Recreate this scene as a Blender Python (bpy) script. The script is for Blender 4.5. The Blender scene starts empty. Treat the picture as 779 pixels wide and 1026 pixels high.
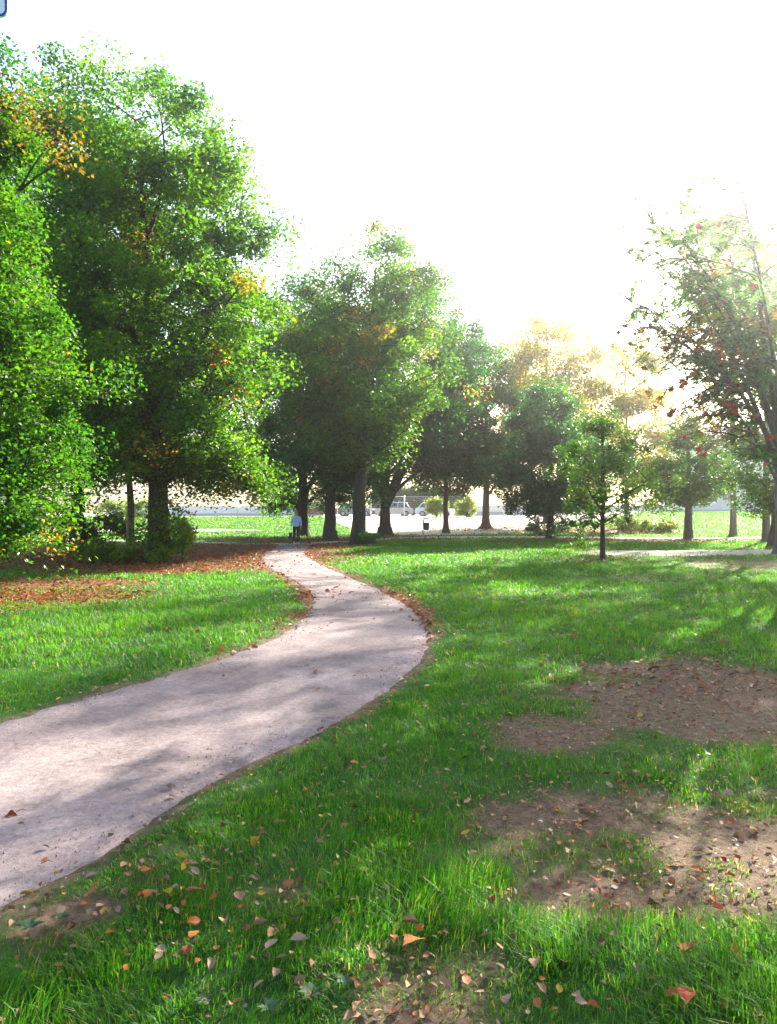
import bpy, bmesh, math, random
import numpy as np
from mathutils import Vector, Matrix

R = math.radians
scene = bpy.context.scene
COL = scene.collection
F, CX, CY = 775.0, 389.5, 513.0          # focal length and centre in photo pixels
CAM_Z = 1.65

# ------------------------------------------------------------------ camera
cam = bpy.data.cameras.new('camera')
cam.sensor_fit = 'VERTICAL'
cam.sensor_height = 24.0
cam.lens = F / 1026.0 * 24.0
cam.clip_start = 0.05
cam.clip_end = 3000
camo = bpy.data.objects.new('camera', cam)
COL.objects.link(camo)
camo.location = (0, 0, CAM_Z)
camo.rotation_euler = (R(90), 0, 0)
scene.camera = camo

# ------------------------------------------------------------------ light
SUN_EL, SUN_AZ = 25.0, 33.0              # azimuth clockwise from +Y
world = bpy.data.worlds.new('World')
scene.world = world
world.use_nodes = True
wn = world.node_tree.nodes
wl = world.node_tree.links
wn.clear()
sky = wn.new('ShaderNodeTexSky')
sky.sky_type = 'NISHITA'
sky.sun_disc = False
sky.sun_elevation = R(SUN_EL)
sky.sun_rotation = R(SUN_AZ)
sky.air_density = 1.0
sky.dust_density = 2.5
sky.ozone_density = 1.0
bg = wn.new('ShaderNodeBackground')
bg.inputs['Strength'].default_value = 0.085
wo = wn.new('ShaderNodeOutputWorld')
wl.new(sky.outputs[0], bg.inputs[0])
wl.new(bg.outputs[0], wo.inputs[0])

sun = bpy.data.lights.new('sun', 'SUN')
sun.energy = 5.0
sun.angle = R(0.45)
sun.color = (1.0, 0.93, 0.80)
suno = bpy.data.objects.new('sun', sun)
COL.objects.link(suno)
sd = Vector((math.sin(R(SUN_AZ)) * math.cos(R(SUN_EL)), math.cos(R(SUN_AZ)) * math.cos(R(SUN_EL)), math.sin(R(SUN_EL))))
suno.rotation_euler = sd.to_track_quat('Z', 'Y').to_euler()
suno.location = sd * 120

vs = scene.view_settings
scene.display_settings.display_device = 'sRGB'
vs.view_transform = 'Standard'
vs.look = 'None'
vs.gamma = 1.0
vs.use_curve_mapping = False
vs.exposure = 2.7

cy = scene.cycles
cy.use_denoising = True
try:
    cy.denoiser = 'OPENIMAGEDENOISE'
    cy.denoising_input_passes = 'RGB_ALBEDO_NORMAL'
except Exception:
    pass
cy.max_bounces = 6
cy.diffuse_bounces = 4
cy.glossy_bounces = 2
cy.transmission_bounces = 4
cy.transparent_max_bounces = 8
cy.volume_bounces = 0
cy.sample_clamp_indirect = 6.0
cy.use_adaptive_sampling = True
cy.adaptive_threshold = 0.02

# ------------------------------------------------------------------ helpers
rng = np.random.default_rng(7)
random.seed(7)


def sstep(a, b, x):
    t = np.clip((np.asarray(x, float) - a) / (b - a), 0, 1)
    return t * t * (3 - 2 * t)


def _h(i, j, s):
    n = (i * 374761393 + j * 668265263 + s * 144665) & 0x7fffffff
    n = (n ^ (n >> 13)) * 1274126177 & 0x7fffffff
    n = n ^ (n >> 16)
    return (n & 0xffff) / 65535.0


def vnoise(x, y, s=0):
    x = np.asarray(x, float); y = np.asarray(y, float)
    i = np.floor(x).astype(np.int64); j = np.floor(y).astype(np.int64)
    u = x - i; v = y - j
    u = u * u * (3 - 2 * u); v = v * v * (3 - 2 * v)
    return (_h(i, j, s) * (1 - u) + _h(i + 1, j, s) * u) * (1 - v) + (_h(i, j + 1, s) * (1 - u) + _h(i + 1, j + 1, s) * u) * v


def fnoise(x, y, s=0, o=3):
    a, t, k = 0.0, 0.0, 1.0
    for q in range(o):
        a = a + k * vnoise(np.asarray(x) * 2 ** q, np.asarray(y) * 2 ** q, s + q * 17)
        t += k; k *= 0.5
    return a / t


def gz(x, y):
    """height of the ground: a flat lawn that rises to the car park"""
    x = np.asarray(x, float); y = np.asarray(y, float)
    z = 1.15 * sstep(44, 82, y) + 0.5 * sstep(50, 75, y) * sstep(16, 26, x)
    z = z + 0.05 * (fnoise(x * 0.35, y * 0.35, 3, 2) - 0.5) * sstep(1.0, 4.0, y)
    return z


def G(px, py):
    """ground point under a photo pixel"""
    dx, dz = (px - CX) / F, -(py - CY) / F
    t = 1.0
    while t < 400:
        if CAM_Z + dz * t <= float(gz(dx * t, t)):
            lo, hi = t - 0.5, t
            for _ in range(18):
                m = (lo + hi) / 2
                if CAM_Z + dz * m <= float(gz(dx * m, m)): hi = m
                else: lo = m
            return Vector((dx * hi, hi, float(gz(dx * hi, hi))))
        t += 0.5
    return Vector((dx * 400, 400, float(gz(dx * 400, 400))))


def P(px, d, z=None):
    """point on the ground at distance d under photo column px"""
    x = (px - CX) / F * d
    return Vector((x, d, float(gz(x, d)) if z is None else z))


def tag(o, label=None, cat=None, group=None, kind=None):
    if label: o['label'] = label
    if cat: o['category'] = cat
    if group: o['group'] = group
    if kind: o['kind'] = kind
    return o


def empty(name, loc, rz=0.0):
    o = bpy.data.objects.new(name, None)
    o.empty_display_size = 0.2
    o.location = loc
    o.rotation_euler = (0, 0, rz)
    COL.objects.link(o)
    return o


class MB:
    def __init__(self):
        self.v = []; self.f = []; self.smooth = []

    def add(self, vs_, fs, smooth=False):
        b = len(self.v)
        self.v += [tuple(p) for p in vs_]
        self.f += [tuple(b + i for i in q) for q in fs]
        self.smooth += [smooth] * len(fs)

    def box(self, c, s, rot=None):
        x, y, z = (k / 2 for k in s)
        vs_ = [Vector((a * x, b * y, d * z)) for d in (-1, 1) for b in (-1, 1) for a in (-1, 1)]
        if rot is not None: vs_ = [rot @ p for p in vs_]
        c = Vector(c)
        self.add([p + c for p in vs_], [(0, 2, 3, 1), (4, 5, 7, 6), (0, 1, 5, 4), (2, 6, 7, 3), (0, 4, 6, 2), (1, 3, 7, 5)])

    def tube(self, pts, rad, n=8, cap=True, smooth=True):
        pts = [Vector(p) for p in pts]
        if not hasattr(rad, '__len__'): rad = [rad] * len(pts)
        vs_, fs = [], []
        up = Vector((0.31, 0.17, 0.93)).normalized()
        pu = None
        for i, p in enumerate(pts):
            d = (pts[min(i + 1, len(pts) - 1)] - pts[max(i - 1, 0)]).normalized()
            if pu is None:
                a = up if abs(d.dot(up)) < 0.9 else Vector((1, 0, 0))
                pu = d.cross(a).normalized()
            u = (pu - d * pu.dot(d)).normalized()
            pu = u
            w = d.cross(u)
            for k in range(n):
                t = 2 * math.pi * k / n
                vs_.append(p + (u * math.cos(t) + w * math.sin(t)) * rad[i])
        for i in range(len(pts) - 1):
            for k in range(n):
                a, b = i * n + k, i * n + (k + 1) % n
                fs.append((a, b, b + n, a + n))
        if cap:
            fs.append(tuple(reversed(range(n))))
            fs.append(tuple(range((len(pts) - 1) * n, len(pts) * n)))
        self.add(vs_, fs, smooth)

    def prism(self, prof, y0, y1):
        """profile in x,z swept along y"""
        n = len(prof)
        vs_ = [(x, y0, z) for x, z in prof] + [(x, y1, z) for x, z in prof]
        fs = [(i, (i + 1) % n, (i + 1) % n + n, i + n) for i in range(n)]
        fs += [tuple(reversed(range(n))), tuple(range(n, 2 * n))]
        self.add(vs_, fs)

    def build(self, name, m, parent=None, bevel=0.0):
        me = bpy.data.meshes.new(name)
        me.from_pydata(self.v, [], self.f)
        me.polygons.foreach_set('use_smooth', self.smooth)
        me.materials.append(m)
        me.update()
        bm = bmesh.new(); bm.from_mesh(me)
        bmesh.ops.recalc_face_normals(bm, faces=bm.faces)
        bm.to_mesh(me); bm.free()
        o = bpy.data.objects.new(name, me)
        COL.objects.link(o)
        if parent is not None: o.parent = parent
        if bevel:
            b = o.modifiers.new('bevel', 'BEVEL'); b.width = bevel; b.segments = 2; b.limit_method = 'ANGLE'
        return o


def np_mesh(name, verts, nper, faces_per, m, colors=None, smooth=False, parent=None):
    """verts (M*nper,3); faces_per: list of index tuples inside one item (all same length)"""
    verts = np.asarray(verts, np.float32).reshape(-1, 3)
    M = len(verts) // nper
    tot, idx = [], []
    base = np.arange(M)[:, None] * nper
    loops = np.concatenate([base + np.array(f)[None, :] for f in faces_per], axis=1).astype(np.int32)
    lens = np.array([len(f) for f in faces_per], np.int32)
    lt = np.tile(lens, M)
    ls = np.concatenate([[0], np.cumsum(lt)[:-1]]).astype(np.int32)
    me = bpy.data.meshes.new(name)
    me.vertices.add(len(verts))
    me.vertices.foreach_set('co', verts.ravel())
    me.loops.add(loops.size)
    me.loops.foreach_set('vertex_index', loops.ravel())
    me.polygons.add(len(lt))
    me.polygons.foreach_set('loop_start', ls)
    try:
        me.polygons.foreach_set('loop_total', lt)
    except Exception:
        pass
    if smooth:
        me.polygons.foreach_set('use_smooth', np.ones(len(lt), bool))
    if colors is not None:
        at = me.color_attributes.new('Col', 'FLOAT_COLOR', 'POINT')
        c = np.ones((len(verts), 4), np.float32)
        c[:, :3] = np.repeat(np.asarray(colors, np.float32), nper, axis=0) if len(colors) == M else colors
        at.data.foreach_set('color', c.ravel())
    me.materials.append(m)
    me.update(calc_edges=True)
    o = bpy.data.objects.new(name, me)
    COL.objects.link(o)
    if parent is not None: o.parent = parent
    return o


# ------------------------------------------------------------------ materials
def new_mat(name):
    m = bpy.data.materials.new(name)
    m.use_nodes = True
    nt = m.node_tree
    return m, nt, nt.nodes, nt.links, nt.nodes['Principled BSDF']


def plain(name, col, rough=0.6, metal=0.0, var=0.15, scale=20.0, bump=0.0, spec=0.5):
    m, nt, n, l, p = new_mat(name)
    tc = n.new('ShaderNodeTexCoord')
    ns = n.new('ShaderNodeTexNoise'); ns.inputs['Scale'].default_value = scale; ns.inputs['Detail'].default_value = 5
    l.new(tc.outputs['Object'], ns.inputs['Vector'])
    mp = n.new('ShaderNodeMapRange')
    mp.inputs['To Min'].default_value = 1 - var; mp.inputs['To Max'].default_value = 1 + var
    l.new(ns.outputs['Fac'], mp.inputs['Value'])
    mx = n.new('ShaderNodeMix'); mx.data_type = 'RGBA'; mx.blend_type = 'MULTIPLY'; mx.inputs['Factor'].default_value = 1
    mx.inputs['A'].default_value = (*col, 1)
    l.new(mp.outputs[0], mx.inputs['B'])
    l.new(mx.outputs['Result'], p.inputs['Base Color'])
    p.inputs['Roughness'].default_value = rough
    p.inputs['Metallic'].default_value = metal
    p.inputs['Specular IOR Level'].default_value = spec
    if bump:
        b = n.new('ShaderNodeBump'); b.inputs['Strength'].default_value = bump
        l.new(ns.outputs['Fac'], b.inputs['Height']); l.new(b.outputs[0], p.inputs['Normal'])
    return m


def leaf_mat(name, trans=0.48, tint=(2.1, 2.0, 0.6), rough=0.5, spec=0.35):
    m, nt, n, l, p = new_mat(name)
    at = n.new('ShaderNodeAttribute'); at.attribute_name = 'Col'
    l.new(at.outputs['Color'], p.inputs['Base Color'])
    p.inputs['Roughness'].default_value = rough
    p.inputs['Specular IOR Level'].default_value = spec
    mx = n.new('ShaderNodeMix'); mx.data_type = 'RGBA'; mx.blend_type = 'MULTIPLY'; mx.inputs['Factor'].default_value = 1
    l.new(at.outputs['Color'], mx.inputs['A']); mx.inputs['B'].default_value = (*tint, 1)
    tr = n.new('ShaderNodeBsdfTranslucent'); l.new(mx.outputs['Result'], tr.inputs['Color'])
    ms = n.new('ShaderNodeMixShader'); ms.inputs[0].default_value = trans
    l.new(p.outputs[0], ms.inputs[1]); l.new(tr.outputs[0], ms.inputs[2])
    l.new(ms.outputs[0], n['Material Output'].inputs['Surface'])
    return m


def bark_mat(name, a, b, scale=6.0):
    m, nt, n, l, p = new_mat(name)
    tc = n.new('ShaderNodeTexCoord')
    mp = n.new('ShaderNodeMapping'); mp.inputs['Scale'].default_value = (3, 3, 0.45)
    l.new(tc.outputs['Object'], mp.inputs['Vector'])
    ns = n.new('ShaderNodeTexNoise'); ns.inputs['Scale'].default_value = scale; ns.inputs['Detail'].default_value = 8; ns.inputs['Roughness'].default_value = 0.7
    l.new(mp.outputs[0], ns.inputs['Vector'])
    cr = n.new('ShaderNodeValToRGB')
    cr.color_ramp.elements[0].position = 0.35; cr.color_ramp.elements[0].color = (*a, 1)
    cr.color_ramp.elements[1].position = 0.68; cr.color_ramp.elements[1].color = (*b, 1)
    l.new(ns.outputs['Fac'], cr.inputs[0]); l.new(cr.outputs[0], p.inputs['Base Color'])
    bp = n.new('ShaderNodeBump'); bp.inputs['Strength'].default_value = 0.7; bp.inputs['Distance'].default_value = 0.04
    l.new(ns.outputs['Fac'], bp.inputs['Height']); l.new(bp.outputs[0], p.inputs['Normal'])
    p.inputs['Roughness'].default_value = 0.9
    p.inputs['Specular IOR Level'].default_value = 0.2
    return m


M = {}
M['leaf'] = leaf_mat('leaf_green', 0.48)
M['rowan_leaf'] = leaf_mat('rowan_leaflet', 0.55, (1.8, 1.8, 0.9))
M['grass'] = leaf_mat('grass_blade', 0.48, (2.1, 2.1, 0.7), 0.55, 0.25)
M['dead_leaf'] = leaf_mat('dry_leaf', 0.22, (1.4, 1.1, 0.8), 0.6, 0.3)
M['bark'] = bark_mat('bark_dark', (0.022, 0.018, 0.014), (0.085, 0.068, 0.052))
M['bark_pale'] = bark_mat('bark_pale', (0.07, 0.06, 0.052), (0.20, 0.17, 0.15), 5)
M['bark_red'] = bark_mat('bark_reddish', (0.08, 0.045, 0.03), (0.2, 0.11, 0.07), 5)
M['white_wall'] = plain('white_render', (0.78, 0.77, 0.75), 0.85, 0, 0.06, 1.2)
M['grey_plinth'] = plain('grey_plinth', (0.42, 0.40, 0.43), 0.85, 0, 0.12, 2.0)
M['roof'] = plain('roof_tiles', (0.30, 0.27, 0.26), 0.8, 0, 0.2, 3.0)
M['glass'] = plain('window_glass', (0.05, 0.065, 0.085), 0.08, 0, 0.2, 1.0, spec=0.8)
M['frame_white'] = plain('white_paint', (0.8, 0.8, 0.8), 0.4, 0, 0.04)
M['steel'] = plain('galvanised_steel', (0.62, 0.63, 0.64), 0.4, 0.5, 0.12, 15)
M['bin'] = plain('bin_dark_green', (0.016, 0.024, 0.02), 0.5, 0, 0.3, 18)
M['rubber'] = plain('tyre_rubber', (0.02, 0.02, 0.02), 0.85)
M['rim'] = plain('wheel_rim', (0.5, 0.5, 0.52), 0.35, 0.8)
M['car_red'] = plain('car_paint_red', (0.22, 0.035, 0.03), 0.25, 0.0, 0.05, 2)
M['car_grey'] = plain('car_paint_grey', (0.20, 0.20, 0.215), 0.25, 0.3, 0.05, 2)
M['car_silver'] = plain('car_paint_silver', (0.56, 0.55, 0.58), 0.28, 0.5, 0.05, 2)
M['car_white'] = plain('car_paint_white', (0.76, 0.76, 0.78), 0.25, 0.0, 0.04, 2)
M['lamp_glass'] = plain('lamp_lens', (0.7, 0.7, 0.72), 0.15)
M['red_lens'] = plain('tail_lens', (0.35, 0.02, 0.02), 0.2)
M['black_plastic'] = plain('black_plastic', (0.02, 0.02, 0.022), 0.5)
M['skin'] = plain('skin', (0.46, 0.27, 0.20), 0.55, 0, 0.06)
M['blue_cloth'] = plain('light_blue_cloth', (0.42, 0.54, 0.80), 0.85, 0, 0.12, 14, 0.2)
M['dark_cloth'] = plain('dark_trouser_cloth', (0.018, 0.02, 0.028), 0.9, 0, 0.2, 14, 0.2)
M['hair'] = plain('ash_blond_hair', (0.34, 0.25, 0.15), 0.6, 0, 0.3, 40, 0.3)
M['shoe'] = plain('pale_shoe', (0.55, 0.54, 0.52), 0.6)
M['bag'] = plain('navy_bag_cloth', (0.03, 0.04, 0.08), 0.8, 0, 0.2, 20, 0.2)
M['sign_white'] = plain('sign_face', (0.72, 0.72, 0.78), 0.45, 0, 0.04, 3)
M['sign_blue'] = plain('sign_blue', (0.012, 0.03, 0.30), 0.4, 0, 0.05)
M['berry'] = plain('rowan_berry', (0.55, 0.035, 0.015), 0.35, 0, 0.2, 30)
M['stake'] = plain('stake_wood', (0.26, 0.19, 0.12), 0.85, 0, 0.25, 20, 0.3)
M['twig'] = plain('twig_wood', (0.05, 0.035, 0.028), 0.9, 0, 0.3, 40)


def gravel_mat(name, base, dark, light):
    m, nt, n, l, p = new_mat(name)
    tc = n.new('ShaderNodeTexCoord')
    big = n.new('ShaderNodeTexNoise'); big.inputs['Scale'].default_value = 0.9; big.inputs['Detail'].default_value = 6; big.inputs['Roughness'].default_value = 0.65
    l.new(tc.outputs['Object'], big.inputs['Vector'])
    fine = n.new('ShaderNodeTexNoise'); fine.inputs['Scale'].default_value = 22; fine.inputs['Detail'].default_value = 10; fine.inputs['Roughness'].default_value = 0.82
    l.new(tc.outputs['Object'], fine.inputs['Vector'])
    peb = n.new('ShaderNodeTexVoronoi'); peb.inputs['Scale'].default_value = 70
    l.new(tc.outputs['Object'], peb.inputs['Vector'])
    cr = n.new('ShaderNodeValToRGB')
    e = cr.color_ramp.elements
    e[0].position = 0.36; e[0].color = (*dark, 1)
    e[1].position = 0.66; e[1].color = (*light, 1)
    k = e.new(0.5); k.color = (*base, 1)
    ad = n.new('ShaderNodeMath'); ad.operation = 'MULTIPLY_ADD'; ad.inputs[1].default_value = 0.55
    m2 = n.new('ShaderNodeMath'); m2.operation = 'MULTIPLY'; m2.inputs[1].default_value = 0.45
    l.new(big.outputs['Fac'], m2.inputs[0]); l.new(fine.outputs['Fac'], ad.inputs[0]); l.new(m2.outputs[0], ad.inputs[2])
    l.new(ad.outputs[0], cr.inputs[0])
    # odd dark pebbles and crumbs
    pc = n.new('ShaderNodeMapRange'); pc.inputs['From Min'].default_value = 0.90; pc.inputs['From Max'].default_value = 0.96; 
    sep = n.new('ShaderNodeSeparateColor'); l.new(peb.outputs['Color'], sep.inputs[0]); l.new(sep.outputs[0], pc.inputs['Value'])
    mx = n.new('ShaderNodeMix'); mx.data_type = 'RGBA'; mx.blend_type = 'MIX'
    ml = n.new('ShaderNodeMath'); ml.operation = 'MULTIPLY'; ml.inputs[1].default_value = 0.45
    l.new(pc.outputs[0], ml.inputs[0]); l.new(ml.outputs[0], mx.inputs['Factor'])
    l.new(cr.outputs[0], mx.inputs['A']); mx.inputs['B'].default_value = (0.11, 0.09, 0.09, 1)
    l.new(mx.outputs['Result'], p.inputs['Base Color'])
    bp = n.new('ShaderNodeBump'); bp.inputs['Strength'].default_value = 0.9; bp.inputs['Distance'].default_value = 0.025
    l.new(ad.outputs[0], bp.inputs['Height']); l.new(bp.outputs[0], p.inputs['Normal'])
    p.inputs['Roughness'].default_value = 0.95
    p.inputs['Specular IOR Level'].default_value = 0.15
    return m


M['path'] = gravel_mat('path_gravel', (0.205, 0.162, 0.158), (0.078, 0.060, 0.056), (0.35, 0.285, 0.272))
M['yard'] = gravel_mat('yard_gravel', (0.46, 0.41, 0.34), (0.34, 0.30, 0.25), (0.56, 0.50, 0.42))


def ground_mat():
    m, nt, n, l, p = new_mat('ground_turf')
    tc = n.new('ShaderNodeTexCoord')
    at = n.new('ShaderNodeAttribute'); at.attribute_name = 'Col'
    sep = n.new('ShaderNodeSeparateColor'); l.new(at.outputs['Color'], sep.inputs[0])

    def noise(s, d=6, r=0.65):
        q = n.new('ShaderNodeTexNoise'); q.inputs['Scale'].default_value = s; q.inputs['Detail'].default_value = d; q.inputs['Roughness'].default_value = r
        l.new(tc.outputs['Object'], q.inputs['Vector']); return q

    def ramp(src, a, b, p0=0.3, p1=0.7):
        c = n.new('ShaderNodeValToRGB')
        c.color_ramp.elements[0].position = p0; c.color_ramp.elements[0].color = (*a, 1)
        c.color_ramp.elements[1].position = p1; c.color_ramp.elements[1].color = (*b, 1)
        l.new(src.outputs['Fac'], c.inputs[0]); return c

    fine = noise(9, 8, 0.7); fine2 = noise(14, 10, 0.78)
    turf = ramp(noise(1.7), (0.016, 0.060, 0.009), (0.042, 0.12, 0.014))
    soil = ramp(fine2, (0.045, 0.029, 0.018), (0.27, 0.18, 0.115), 0.34, 0.70)
    litter = ramp(fine2, (0.065, 0.027, 0.012), (0.25, 0.100, 0.038))
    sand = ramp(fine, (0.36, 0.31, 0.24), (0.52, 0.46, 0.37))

    def mix(a, b, fac):
        # break the soft edge of the zone with noise
        ad = n.new('ShaderNodeMath'); ad.operation = 'MULTIPLY_ADD'; ad.inputs[1].default_value = 0.55
        l.new(fine.outputs['Fac'], ad.inputs[0]); l.new(fac, ad.inputs[2])
        mr = n.new('ShaderNodeMapRange'); mr.inputs['From Min'].default_value = 0.55; mr.inputs['From Max'].default_value = 1.0
        l.new(ad.outputs[0], mr.inputs['Value'])
        x = n.new('ShaderNodeMix'); x.data_type = 'RGBA'
        l.new(mr.outputs[0], x.inputs['Factor']); l.new(a, x.inputs['A']); l.new(b, x.inputs['B'])
        return x.outputs['Result']

    c = mix(turf.outputs[0], soil.outputs[0], sep.outputs[0])
    c = mix(c, litter.outputs[0], sep.outputs[1])
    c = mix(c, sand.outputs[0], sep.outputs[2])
    l.new(c, p.inputs['Base Color'])
    bp = n.new('ShaderNodeBump'); bp.inputs['Strength'].default_value = 1.0; bp.inputs['Distance'].default_value = 0.05
    l.new(fine2.outputs['Fac'], bp.inputs['Height']); l.new(bp.outputs[0], p.inputs['Normal'])
    p.inputs['Roughness'].default_value = 0.95
    p.inputs['Specular IOR Level'].default_value = 0.15
    return m


M['ground'] = ground_mat()

# ------------------------------------------------------------------ the main path: its outline
LEFT = [(-160, 775), (0, 722), (60, 703), (130, 685), (200, 664), (260, 643), (296, 624), (311, 608), (307, 594), (290, 581), (270, 571), (261, 562), (266, 553), (280, 546)]
RIGHT = [(-160, 1010), (0, 917), (60, 888), (120, 853), (180, 810), (250, 770), (320, 738), (370, 708), (410, 680), (432, 655), (430, 630), (415, 610), (385, 592), (345, 575), (318, 563), (306, 554), (312, 547)]


def resample(pts, n):
    pts = [np.array(p, float) for p in pts]
    # Catmull-Rom then even spacing
    out = []
    for i in range(len(pts) - 1):
        p0, p1, p2, p3 = pts[max(i - 1, 0)], pts[i], pts[i + 1], pts[min(i + 2, len(pts) - 1)]
        for t in np.linspace(0, 1, 12, endpoint=False):
            out.append(0.5 * ((2 * p1) + (-p0 + p2) * t + (2 * p0 - 5 * p1 + 4 * p2 - p3) * t * t + (-p0 + 3 * p1 - 3 * p2 + p3) * t ** 3))
    out.append(pts[-1])
    out = np.array(out)
    s = np.concatenate([[0], np.cumsum(np.linalg.norm(np.diff(out, axis=0), axis=1))])
    q = np.linspace(0, s[-1], n)
    return np.stack([np.interp(q, s, out[:, k]) for k in range(2)], 1)


Lw = resample([G(*p)[:2] for p in LEFT], 90)
Rw = resample([G(*p)[:2] for p in RIGHT], 90)
PATH_POLY = np.concatenate([Lw, Rw[::-1]])


def poly_sd(poly, x, y):
    """signed distance to polygon, negative inside"""
    x = np.asarray(x, float).ravel(); y = np.asarray(y, float).ravel()
    out = np.empty(len(x))
    a = poly; b = np.roll(poly, -1, axis=0)
    for s in range(0, len(x), 20000):
        X = x[s:s + 20000, None]; Y = y[s:s + 20000, None]
        ex, ey = (b - a)[:, 0], (b - a)[:, 1]
        t = np.clip(((X - a[:, 0]) * ex + (Y - a[:, 1]) * ey) / (ex ** 2 + ey ** 2 + 1e-12), 0, 1)
        d = np.sqrt(np.min((X - a[:, 0] - t * ex) ** 2 + (Y - a[:, 1] - t * ey) ** 2, axis=1))
        c = (a[:, 1] > Y) != (b[:, 1] > Y)
        xi = ex * (Y - a[:, 1]) / np.where(ey == 0, 1e-12, ey) + a[:, 0]
        ins = (np.sum(c & (X < xi), axis=1) % 2) == 1
        out[s:s + 20000] = np.where(ins, -d, d)
    return out


def gpoly(pix): return np.array([G(*p)[:2] for p in pix])


# pale gravel yard beyond the trees, and the side path that crosses in front of it
YARD_POLY = np.array([P(322, 79)[:2], P(338, 66)[:2], P(352, 58)[:2], P(378, 52.5)[:2], P(420, 51)[:2], P(500, 53)[:2], P(540, 58)[:2], P(575, 66)[:2], P(640, 76)[:2], P(660, 90)[:2], P(640, 150)[:2], P(200, 150)[:2], P(150, 100)[:2], P(230, 83)[:2]], float)
SIDE_L = [P(-250, 47.5), P(100, 46.0), P(230, 42.0), P(300, 41.3), P(345, 44.0), P(400, 48.6), P(470, 50.4), P(560, 50.0), P(660, 49.0), P(790, 49.5), P(1000, 54)]
SIDE_R = [P(-250, 44.5), P(100, 43.4), P(230, 39.8), P(300, 39.2), P(345, 41.8), P(400, 46.4), P(470, 48.4), P(560, 48.0), P(660, 46.8), P(790, 46.5), P(1000, 50)]
SL = resample([p[:2] for p in SIDE_L], 120); SR = resample([p[:2] for p in SIDE_R], 120)
SIDE_POLY = np.concatenate([SL, SR[::-1]])


def blob(x, y, cx, cy, rx, ry, ang=0.0, soft=0.5):
    c, s = math.cos(ang), math.sin(ang)
    u = ((x - cx) * c + (y - cy) * s) / rx; v = (-(x - cx) * s + (y - cy) * c) / ry
    return sstep(1 + soft, 1 - soft, np.sqrt(u * u + v * v))


def zones(x, y):
    """soil, litter, sand amounts 0..1"""
    x = np.asarray(x, float); y = np.asarray(y, float)
    n1 = fnoise(x * 0.9, y * 0.9, 11, 4); n2 = fnoise(x * 2.6, y * 2.6, 23, 3)
    soil = np.zeros_like(x)
    for (px, py, wx, wy, k) in [(690, 715, 130, 0.9, 1.0), (730, 690, 110, 1.1, 0.9), (640, 672, 75, 0.45, 0.85), (560, 735, 70, 0.4, 0.8),
                                (660, 835, 150, 0.42, 1.4), (745, 860, 90, 0.40, 1.5), (740, 800, 60, 0.2, 0.9), (640, 900, 120, 0.16, 1.3), (740, 912, 70, 0.14, 1.4),
                                (430, 1010, 95, 0.30, 1.0), (330, 1020, 60, 0.2, 0.55), (60, 925, 60, 0.2, 0.8), (170, 865, 50, 0.2, 0.5),
                                (735, 565, 60, 2.2, 0.9), (640, 580, 80, 1.0, 0.5), (260, 900, 60, 0.2, 0.4)]:
        g = G(px, py)
        soil = np.maximum(soil, k * blob(x, y, g.x, g.y, wx / F * g.y, wy * 1.3, 0, 0.8))
    n4 = fnoise(x * 0.45, y * 0.8, 131, 4)
    soil = soil * (0.88 + 1.5 * (n1 - 0.5) + 1.9 * (n4 - 0.5)) + 0.9 * (n2 - 0.5) * sstep(0.02, 0.4, soil)
    # worn verge of the path
    psd = poly_sd(PATH_POLY, x, y).reshape(x.shape)
    soil = np.maximum(soil, 0.62 * sstep(0.16, -0.02, psd + 0.30 * (n2 - 0.5)))
    lit = np.zeros_like(x)
    for (px, d, rx, ry, k) in [(170, 24.5, 4.6, 4.2, 1.0), (235, 29, 4.2, 6.5, 1.0), (250, 36, 4.5, 5.5, 1.0), (130, 30, 6, 8, 0.9), (40, 17.5, 2.6, 1.4, 0.75), (0, 14.5, 2.6, 2.0, 0.65),
                               (330, 40, 2.2, 2.8, 0.9), (375, 46, 4.0, 2.2, 0.8), (487, 58, 4.5, 3.2, 1.0), (545, 57, 5.5, 3.0, 1.0), (600, 56, 6, 3.0, 0.8),
                               (660, 44.2, 9, 1.6, 0.9), (604, 26.4, 1.6, 0.9, 0.6), (318, 36, 1.3, 3.5, 0.8), (300, 45, 5, 2.4, 0.8)]:
        g = P(px, d)
        lit = np.maximum(lit, k * blob(x, y, g.x, g.y, rx, ry, 0, 0.4))
    lit = np.maximum(lit, 0.8 * sstep(0.5, 0.05, psd + 0.5 * (n2 - 0.5)) * sstep(9, 13, y) * (n1 > 0.42))
    lit = lit * (0.5 + 1.0 * n1)
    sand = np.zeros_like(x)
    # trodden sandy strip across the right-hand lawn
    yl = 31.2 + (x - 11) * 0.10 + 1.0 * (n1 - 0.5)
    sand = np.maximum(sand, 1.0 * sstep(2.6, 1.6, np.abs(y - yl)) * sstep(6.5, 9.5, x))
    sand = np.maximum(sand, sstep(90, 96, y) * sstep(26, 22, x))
    g = P(150, 60)
    sand = np.maximum(sand, 0.9 * blob(x, y, g.x, 57, 9, 2.0, 0.0, 0.3))
    return np.clip(soil, 0, 1), np.clip(lit, 0, 1), np.clip(sand, 0, 1), psd


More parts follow.
